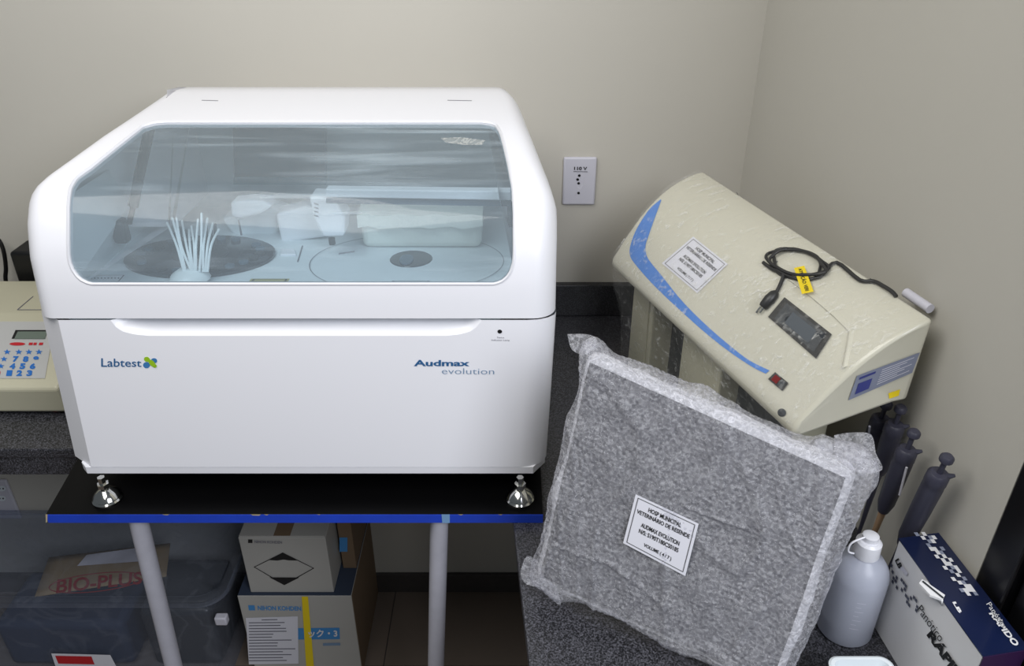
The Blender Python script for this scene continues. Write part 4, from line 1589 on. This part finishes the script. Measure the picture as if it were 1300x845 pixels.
ex, ey = (4.6, -0.2), (3.5, 4.75)
pat = ["10100", "01011", "00110", "01000", "01101", "00110", "01010", "00101", "00110", "01011", "00101", "00010", "01001", "00110", "00011", "01111", "00101"]
for j, row_ in enumerate(pat):
    for i, ch_ in enumerate(row_):
        if ch_ == '1':
            mbx = px1 if (i * 7 + j * 3) % 4 else px2
            cell(mbx, 1160 - j * 0.0, 675.5, i, j, ex, ey, ptop, 0.0009)
px1.build('pixel_print', M['box_white'], kl, smooth=0)
px2.build('pixel_print', mat('pixel_grey', srgb(140, 146, 165), 0.4), kl, smooth=0)
for j in range(14):
    for i in range(4):
        if (i * 5 + j * 3 + (j // 3)) % 4 == 0 or (i + j * 2) % 7 == 0:
            a_ = (1131 + 2.6 * j - 1.2 * i, 714 + 3.7 * j + 4.4 * i)
            patch(px3, [a_, (a_[0] + 2.3, a_[1] + 3.2), (a_[0] + 1.3, a_[1] + 6.8), (a_[0] - 1.0, a_[1] + 3.6)], pside, 0.0008, 1, 1)
px3.build('pixel_print', mat('pixel_slate', srgb(78, 82, 98), 0.5), kb, smooth=0)
m2 = MB()
write(m2, 'Panótico', [(1256, 764), (1268, 763), (1292, 802), (1281, 806)][0:4] and [(1257.5, 763.5), (1280, 796), (1274.5, 799), (1252, 766.5)], ptop, 0.0009)
write(m2, 'RÁPIDO', [(1263, 776), (1297, 817), (1287, 820), (1255, 778)], ptop, 0.0009, bold=0.04)
write(m2, 'LB', [(1213, 763), (1222, 777), (1217.5, 778), (1209, 764)], ptop, 0.0009, bold=0.05)
m2.build('lettering', M['box_white'], kl, smooth=0)
write(MB(), 'Panótico', [(1170, 767), (1199, 808), (1192.5, 815), (1164, 774)], pside, 0.0012).build('lettering', M['blackmat'], kb, smooth=0)
write(MB(), 'RÁPIDO', [(1184, 798), (1240, 872), (1228, 884), (1176, 806)], pside, 0.0012, bold=0.05).build('lettering', M['blackmat'], kb, smooth=0)
write(MB(), 'LB', [(1140.5, 708), (1146, 719), (1141, 722), (1136, 711)], pside, 0.001, bold=0.05).build('lettering', M['blackmat'], kb, smooth=0)
patch(MB(), [(1144, 716), (1153, 727), (1150.5, 731), (1141, 720)], pside, 0.0006, 1, 1).build('fine_print', M['outlet'], kb, smooth=0)

# white tub at the bottom edge
tc_ = P(1103, 868, Z=BENCH + 0.055)
TUB = thing('white_tub', 'open white plastic tub at the front of the bench below the bottle', 'tub', (tc_.x, tc_.y, BENCH))
def rrect(cx, cy, hx, hy, r, z, n=6):
    o = []
    for sx, sy, a0_ in ((1, 1, 0), (-1, 1, 90), (-1, -1, 180), (1, -1, 270)):
        for k_ in range(n + 1):
            t = math.radians(a0_ + 90 * k_ / n)
            o.append((cx + sx * (hx - r) + r * math.cos(t), cy + sy * (hy - r) + r * math.sin(t), z))
    return o


hx, hy = 0.036, 0.034
z0 = BENCH + 0.0006
tr_ = [rrect(tc_.x, tc_.y, hx * .8, hy * .8, .01, z0), rrect(tc_.x, tc_.y, hx, hy, .012, z0 + .055), rrect(tc_.x, tc_.y, hx + .002, hy + .002, .013, z0 + .0555), rrect(tc_.x, tc_.y, hx + .002, hy + .002, .013, z0 + .058),
       rrect(tc_.x, tc_.y, hx - .002, hy - .002, .011, z0 + .058), rrect(tc_.x, tc_.y, hx * .8 - .001, hy * .8 - .001, .009, z0 + .003)]
tm = MB().grid(tr_, closed=True)
tm.add(tr_[0], [tuple(range(28))])
tm.add(tr_[-1], [tuple(range(28))])
tm.build('tub_wall', M['white_in'], TUB, smooth=45)
MB().grid([rrect(tc_.x, tc_.y, hx + .0035, hy + .0035, .014, z0 + .0535), rrect(tc_.x, tc_.y, hx + .0045, hy + .0045, .015, z0 + .0565), rrect(tc_.x, tc_.y, hx + .002, hy + .002, .013, z0 + .0582)], closed=True).build('rim', M['white_in'], TUB, smooth=45)

# ================================================================== PIPETTES leaning at the wall
def pipette(top_px, tT, low_px, lT, label, shaft=False):
    a = P(*top_px, T=tT)
    c = P(*low_px, T=lT)
    d = (c - a).normalized()
    t = thing('pipette', label, 'pipette', (c.x, c.y, c.z), 'grey pipettes leaning on the right wall')
    b0 = a + d * 0.030
    L = (c - b0).length
    MB().lathe(a, [(0.0001, -0.003), (0.006, -0.002), (0.0085, 0.001), (0.0085, 0.006), (0.0045, 0.010)], 16, axis=d).build('plunger_button', M['pipette'], t)
    MB().lathe(a, [(0.0035, 0.008), (0.0035, 0.034)], 10, axis=d).build('plunger_rod', M['pipette'], t)
    hd = MB().lathe(b0, [(0.0001, -0.0005), (0.0100, 0.0), (0.0135, 0.004), (0.0138, 0.018), (0.0128, 0.022), (0.0135, 0.026), (0.0130, L * .5), (0.0115, L * .85), (0.0075, L)], 20, axis=d).build('handle', M['pipette'], t)
    sd = Vector((1, -0.4, 0.2)).normalized()
    sd = (sd - d * sd.dot(d)).normalized()
    MB().tube([b0 + d * 0.004, b0 + sd * 0.013 + d * 0.002, b0 + sd * 0.0175 - d * 0.001], [0.004, 0.0035, 0.002], 8).build('finger_hook', M['pipette'], t)
    e = a + d * ((a.z - (BENCH + 0.003)) / max(0.2, -d.z))
    MB().tube([c - d * 0.002, c + d * 0.02, e], [0.0055, 0.0048, 0.0025], 10).build('shaft', M['tip_brown'] if shaft else M['pipette'], t)
    return t


t1 = pipette((1126, 512), 1.120, (1103, 570), 1.19, 'rearmost dark grey pipette, under the cream instrument corner')
t2 = pipette((1144, 517), 1.085, (1116, 600), 1.16, 'second dark grey pipette from the back, beside the rearmost one')
t3 = pipette((1161, 548), 1.035, (1121, 648), 1.125, 'dark grey pipette with brown shaft above the bottle cap', shaft=True)
t4 = pipette((1203, 580), 0.962, (1146, 690), 1.085, 'frontmost grey pipette behind the navy and white carton')
# white print strips on two handles
def strip(t, q, T0, T1):
    a, c = P(*q[0], T=T0), P(*q[1], T=T1)
    MB().tube([a, c], 0.0016, 6).build('scale_window', M['outlet'], t)


strip(t3, ((1151, 593), (1142, 628)), 1.052, 1.080)
strip(t1, ((1104, 541), (1103, 550)), 1.13, 1.15)

# small white capped bottle half hidden behind the parcel
c = P(1046, 563, Z=1.10)
SB = thing('small_bottle', 'round white bottle cap peeking over the top of the bubble-wrapped parcel', 'bottle', (c.x, c.y, BENCH))
MB().lathe((c.x, c.y, BENCH + .0005), [(0.0001, 0), (0.018, 0), (0.019, 0.004), (0.019, 0.118), (0.012, 0.128), (0.011, 0.134)], 26).build('bottle_body', M['white_in'], SB)
MB().lathe((c.x, c.y, BENCH + .0005), [(0.014, 0.132), (0.0145, 0.134), (0.0145, 0.150), (0.013, 0.152), (0.0001, 0.152)], 26).build('cap', M['white'], SB)

# ================================================================== LEFT: KEYPAD INSTRUMENT
KI = thing('keypad_instrument', 'beige benchtop instrument with blue number keys left of the analyser', 'instrument', (-0.98, 1.4, BENCH))
xk0, xk1 = -1.32, -0.862
kz0 = BENCH + 0.008
prf = [(1.255, kz0), (1.245, 1.018), (1.262, 1.026), (1.395, 1.083), (1.42, 1.088), (1.572, 1.088), (1.575, kz0)]
for p_ in ():
    pass
m2 = MB().prism([(xk0, y, z) for y, z in prf], (xk1 - xk0, 0, 0))
ko = m2.build('housing', M['cream_key'], KI, smooth=0, bevel=0.007, bseg=3)
kn = Vector((0, -(1.083 - 1.026), 1.395 - 1.262))
pk = plane_proj((0, 1.262, 1.026), kn)
ptopk = plane_proj((0, 1.5, 1.088), (0, 0, 1))
MB().grid([[pk(-40 + 97 * i / 4 + (1 - j) * 13 * 0 + (13 * (1 - j) if i == 4 else 0) - 0, 408 + 72 * j, 0.0012) for i in range(5)] for j in (0, 1)]).build('keypad_foil', M['keypad'], ko, smooth=0)
lc = MB().prism([pk(*p, 0.001) for p in [(20, 419), (60, 419), (57, 430), (15, 430)]], kn.normalized() * 0.001).build('lcd_frame', M['black'], ko, smooth=0)
patch(MB(), [(22.5, 420.5), (60, 420.5), (57, 429.8), (18, 429.8)], pk, 0.0028, 1, 1).build('lcd_screen', M['lcd'], lc, smooth=0)
for j, (keys, y0, x0_) in enumerate((('****', 446.5, 9), ('#789', 455.5, 5), ('*456', 464.5, 1), ('0123', 473.3, -3))):
    for i, ch_ in enumerate(keys):
        cx = x0_ + i * 12.8 - (0 if j == 0 else 0) + (2 if i else 0)
        h_ = 3.7
        red = (j == 3 and i == 0)
        s_ = ch_
        if ch_ == '*' or ch_ == '#':
            mb = MB()
            pts = []
            for k_ in range(10):
                r_ = 1.0 if k_ % 2 == 0 else 0.42
                t = math.pi * k_ / 5 - math.pi / 2
                pts.append((cx + 4.8 * r_ * math.cos(t), y0 + 3.7 * r_ * math.sin(t)))
            poly_patch(mb, pts, pk, 0.0022)
        else:
            mb = write(MB(), s_, [(cx - 2.9, y0 - h_), (cx + 4.2, y0 - h_), (cx + 2.9, y0 + h_), (cx - 4.2, y0 + h_)], pk, 0.0022, bold=0.06)
        mb.build('key_print', M['ink_red'] if red else M['key_blue'], ko, smooth=0)
disc(MB(), 22, 436.3, 10, 2.1, pk, 0.002).build('brand_badge', M['ink_red'], ko, smooth=0)
m2 = MB()
for x0_, w_ in ((37, 5), (43, 4), (50, 5)):
    patch(m2, [(x0_, 434.6), (x0_ + w_, 434.6), (x0_ + w_ - 1, 437.8), (x0_ - 1, 437.8)], pk, 0.002, 1, 1)
m2.build('badge_print', M['ink_red'], ko, smooth=0)
m2 = MB()
for a, c in (((22, 393), (60, 393)), ((22, 393), (42, 376))):
    pa, pc = ptopk(*a, 0.0008), ptopk(*c, 0.0008)
    m2.tube([pa, pc], 0.0008, 5)
m2.build('lid_seam', M['ink_grey'], ko)
for fx in (-1.0, -0.90):
    MB().lathe((fx, 1.28, BENCH + .0002), [(0.0001, 0), (0.011, 0), (0.010, 0.009), (0.0001, 0.009)], 16).build('foot', mat('red_rubber', srgb(140, 30, 25), 0.5) if fx > -.95 else M['black'], KI)

# black adapter and a black cable behind it
a0_, a1_ = P(21, 340, Y=1.61), P(46, 340, Y=1.61)
zt_ = P(28, 318, Y=1.61).z
BA = MB().hexa([(a0_.x + .004, 1.59, BENCH + .0005), (a1_.x + .03, 1.59, BENCH + .0005), (a1_.x + .03, 1.655, BENCH + .0005), (a0_.x + .004, 1.655, BENCH + .0005),
                (a0_.x, 1.60, zt_), (a1_.x + .03, 1.60, zt_), (a1_.x + .03, 1.65, zt_ + .01), (a0_.x + .02, 1.65, zt_ + .012)]).build('power_unit', M['black'], bevel=0.006)
tag(BA, 'black upright power unit against the wall between keypad instrument and analyser', 'power unit')
cb = [P(-40, 300, Y=1.64), P(-18, 296, Y=1.64), P(-3, 303, Y=1.64), P(4.5, 318, Y=1.64), P(7.5, 340, Y=1.645), P(7.5, 358, Y=1.645), P(7.5, 380, Y=1.64)]
cb[-1].z = BENCH + 0.004
CB = MB().tube(smooth_path(cb, 6), 0.0045, 10).build('black_cable', M['black'])
tag(CB, 'black cable arching up behind the keypad instrument', 'cable')

# ================================================================== UNDER THE BENCH
# cartons
def carton(name, label, x0, x1, y0, y1, z0, z1, m, group=None):
    t = thing(name, label, 'box', ((x0 + x1) / 2, (y0 + y1) / 2, z0), group)
    c_ = MB().box((x0, y0, z0), (x1, y1, z1)).build('carton_body', m, t, smooth=0, bevel=0.002)
    return t, c_


YF = 1.38
lx0, lx1 = P(301, 756, Y=YF).x, P(446, 756, Y=YF).x
lz = P(380, 756, Y=YF).z
LC, lcb = carton('shipping_carton', 'lower larger white carton with yellow strap under the table', lx0, lx1, YF, 1.665, 0.001, lz, M['cardboard_white'])
ux0, ux1 = P(311, 720, Y=YF + .01).x, P(419, 720, Y=YF + .01).x
uz = P(360, 682, Y=YF + .01).z
UC, ucb = carton('shipping_carton', 'upper smaller white carton with black diamond mark, on the strapped carton', ux0, ux1, YF + .01, 1.62, lz + .001, uz, M['cardboard_white'])
pl_ = plane_proj((0, YF, 0), (0, -1, 0))
pu = plane_proj((0, YF + .01, 0), (0, -1, 0))
# lower box top printed blue
MB().box((lx0 + .001, YF + .001, lz + .0002), (lx1 - .001, 1.66, lz + .0008)).build('blue_top_print', mat('dull_blue_print', srgb(52, 62, 80), 0.6), LC, smooth=0)
MB().box((lx1 + .0002, YF + .002, 0.01), (lx1 + .001, 1.66, lz - .001)).build('brown_side', M['cardboard_brown'], LC, smooth=0)
sy = MB()
patch(sy, [(383, 757), (391, 757), (399, 850), (389, 850)], pl_, 0.0022, 1, 3)
sy.build('yellow_strap', M['yellow'], LC, smooth=0)
ink = MB()
write(ink, 'NIHON KOHDEN', [(327, 768.5), (382, 769.5), (382.5, 775), (327.5, 774.5)], pl_, 0.0012, bold=0.03)
patch(MB(), [(315, 768), (323, 768), (324, 774.5), (316, 774.5)], pl_, 0.0012, 1, 1).build('blue_emblem', M['tape_clear'], lcb, smooth=0)
ink.build('lettering', M['tape_clear'], lcb, smooth=0)
ink = patch(MB(), [(378, 797), (431, 796.5), (431.5, 811), (378.5, 811.5)], pl_, 0.0008, 2, 1)
ink.build('blue_print', M['tape_clear'], lcb, smooth=0)
write(MB(), 'ック・3', [(391, 799), (428, 798.5), (428.5, 808.5), (391.5, 809)], pl_, 0.0032, bold=0.03).build('lettering', M['box_white'], lcb, smooth=0)
write(MB(), 'LIQUID 100', [(410, 816), (432, 815.5), (432, 820), (410, 820.5)], pl_, 0.0012, bold=0.02).build('fine_print', M['ink_slate'], lcb, smooth=0) if False else patch(MB(), [(410, 816), (432, 815.5), (432, 819), (410, 819.5)], pl_, 0.0012, 1, 1).build('fine_print', M['ink_slate'], lcb, smooth=0)
sh = patch(MB(), [(312, 784), (378, 782), (379, 842), (316, 843)], pl_, 0.0014, 1, 1).build('pasted_sheet', M['paper'], lcb, smooth=0)
m2 = MB()
random.seed(3)
for i in range(15):
    y_ = 786 + i * 3.7
    e_ = random.uniform(345, 375)
    s_ = 316 if i else 332
    patch(m2, [(s_, y_), (e_, y_ - 0.4), (e_, y_ + .7), (s_, y_ + 1.1)], pl_, 0.002, 1, 1)
m2.build('printed_lines', M['ink_grey'], sh, smooth=0)
# upper box
ink = MB()
D = [(322, 719.5), (359, 701), (399, 721), (361, 742.5)]
cdx, cdy = 360.3, 721
for k_ in range(4):
    a, c = D[k_], D[(k_ + 1) % 4]
    ai = (a[0] + (cdx - a[0]) * .045, a[1] + (cdy - a[1]) * .06)
    ci = (c[0] + (cdx - c[0]) * .045, c[1] + (cdy - c[1]) * .06)
    patch(ink, [a, c, ci, ai], pu, 0.0014, 1, 1)
poly_patch(ink, [(340, 710.5), (359, 701), (379, 711.2), (366, 711), (360, 710), (352, 711.3)], pu, 0.0016)
poly_patch(ink, [(342, 732.5), (380, 732.8), (361, 742.5)], pu, 0.0016)
patch(ink, [(315, 684.5), (320.5, 684.5), (320.5, 689), (315, 689)], pu, 0.0012, 1, 1)
ink.build('black_diamond_mark', M['blackmat'], ucb, smooth=0)
write(MB(), 'NIHON KOHDEN', [(323, 685.5), (358, 686.5), (358, 690), (323, 689.3)], pu, 0.0012, bold=0.02).build('lettering', M['ink_grey'], ucb, smooth=0)
MB().box((ux0 + .002, YF + .012, uz + .0005), (ux1 - .002, 1.50, uz + .0035)).build('top_flap', M['cardboard_white'], UC, smooth=0)
MB().box((ux0 + .002, 1.503, uz + .0005), (ux1 - .002, 1.618, uz + .003)).build('top_flap', M['cardboard_white'], UC, smooth=0)
MB().box(((ux0 + ux1) / 2 - .02, YF + .012, uz + .0036), ((ux0 + ux1) / 2 + .02, 1.60, uz + .004)).build('packing_tape', M['cardboard_brown'], UC, smooth=0)
# brown carton standing behind
bx0 = ux1 + .008
BC, bcb = carton('shipping_carton', 'narrow dark carton with blue print standing right of the diamond-marked carton', bx0, lx1 - .002, 1.47, 1.66, lz + .001, uz + 0.03, M['cardboard_brown'])
pbk = plane_proj((0, 1.47, 0), (0, -1, 0))
patch(MB(), [(431, 682), (441, 682), (441, 700), (431, 700)], pbk, 0.001, 1, 1).build('blue_print', M['tape_clear'], bcb, smooth=0)

# storage bin with clear lid
bxl, bxr = -1.52, -0.705
zL = 0.335
fyb_, byb = 1.34, 1.665
BN = thing('storage_bin', 'large clear plastic storage bin with lid under the bench on the left', 'storage bin', ((bxl + bxr) / 2, 1.5, 0))
pm = film_mat('bin_plastic', (0.84, 0.86, 0.90, 1), srgb(180, 186, 200), 0.13, 6, rough=0.25, bump=0.1, amount=0.06)
cx, cy = (bxl + bxr) / 2, (fyb_ + byb) / 2
hx, hy = (bxr - bxl) / 2, (byb - fyb_) / 2
mbn = MB()
r_ = [rrect(cx, cy, hx * .88, hy * .86, .05, 0.002), rrect(cx, cy, hx * .96, hy * .95, .06, zL - .03), rrect(cx, cy, hx * .985, hy * .97, .06, zL - .028), rrect(cx, cy, hx * .985, hy * .97, .06, zL - .012)]
mbn.grid(r_, closed=True)
mbn.add(r_[0], [tuple(range(28))])
mbn.build('bin_body', pm, BN, smooth=50)
mbn = MB()
r_ = [rrect(cx, cy, hx, hy, .065, zL - .022), rrect(cx, cy, hx, hy, .065, zL - .004), rrect(cx, cy, hx * .985, hy * .97, .06, zL), rrect(cx, cy, hx * .95, hy * .90, .055, zL), rrect(cx, cy, hx * .93, hy * .86, .05, zL - .010),
      rrect(cx, cy, hx * .80, hy * .66, .04, zL - .010), rrect(cx, cy, hx * .78, hy * .62, .04, zL - .004)]
mbn.grid(r_, closed=True)
mbn.add(r_[-1], [tuple(range(28))])
mbn.build('bin_lid', pm, BN, smooth=50)
lt = P(283, 798, Y=fyb_)
MB().box((bxr - .028, fyb_ - .008, zL - .078), (bxr + .002, fyb_ + .012, zL - .052)).build('latch', M['outlet'], BN, bevel=0.004)
pbn = plane_proj((0, fyb_ - .001, 0), (0, -1, 0))
lb_ = patch(MB(), [(65, 829), (140, 831), (150, 850), (72, 850)], pbn, 0.001, 1, 1).build('bin_label', M['paper'], BN, smooth=0)
patch(MB(), [(70, 832), (116, 833), (120, 843), (74, 842)], pbn, 0.002, 1, 1).build('red_print', M['ink_red'], lb_, smooth=0)
# packet lying inside the bin, and dim bundles
zp = zL - 0.02
pz = plane_proj((0, 1.4, zp), (0, 0, 1))
PKT = thing('paper_packet', 'brown paper packet with red oval print lying inside the clear storage bin', 'packet', pz(130, 725).to_tuple())
q = [(62, 707), (216, 689), (211, 731), (44, 757)]
pm_ = MB()
pm_.grid([[pz(*bil(q, i / 10, j / 6), 0.0005 + 0.002 * abs(noise.noise(Vector((i * .6, j * .5, 0))))) for i in range(11)] for j in range(7)])
po = pm_.build('packet_body', M['bag_inside'], PKT, smooth=60, solid=0.002)
pred = MB()
write(MB(), 'BIO-PLUS', [(73, 735), (181, 725), (180, 741), (71, 753)], pz, 0.004, bold=0.02).build('lettering', mat('red_ink', srgb(150, 22, 26), 0.5), po, smooth=0)
ov = [(122 + 58 * math.cos(t) * 1.03, 739 - 9.3 * (math.cos(t)) * .7 + 11.5 * math.sin(t)) for t in [2 * math.pi * k_ / 40 for k_ in range(40)]]
pts = [pz(x, y, 0.004) for x, y in ov]
pred.tube(pts + [pts[0]], 0.0011, 5)
pred.build('oval_outline', mat('red_stamp', srgb(150, 22, 26), 0.5), po, smooth=0)
MB().grid([[pz(*bil([(110, 704), (182, 694), (180, 712), (98, 718)], i / 6, j / 3), 0.005 + 0.003 * math.sin(i + j)) for i in range(7)] for j in range(4)]).build('clear_pouch', M['outlet'], po, smooth=60)
random.seed(9)
M['navy_cloth'] = mat('navy_cloth', srgb(44, 58, 84), 0.7, vary=0.15, vscale=20)
for nm, lab, m_, x0_, x1_, z1_ in (('folded_pack', 'dark blue folded pack inside the left half of the storage bin', 'navy_cloth', -1.36, -1.02, 0.17), ('folded_pack', 'grey folded pack inside the right half of the storage bin', 'dark', -0.97, -0.78, 0.22)):
    o = MB().box((x0_, 1.41, 0.006), (x1_, 1.60, z1_)).build(nm, M[m_], bevel=0.02, bseg=3)
    tag(o, lab, 'pack')
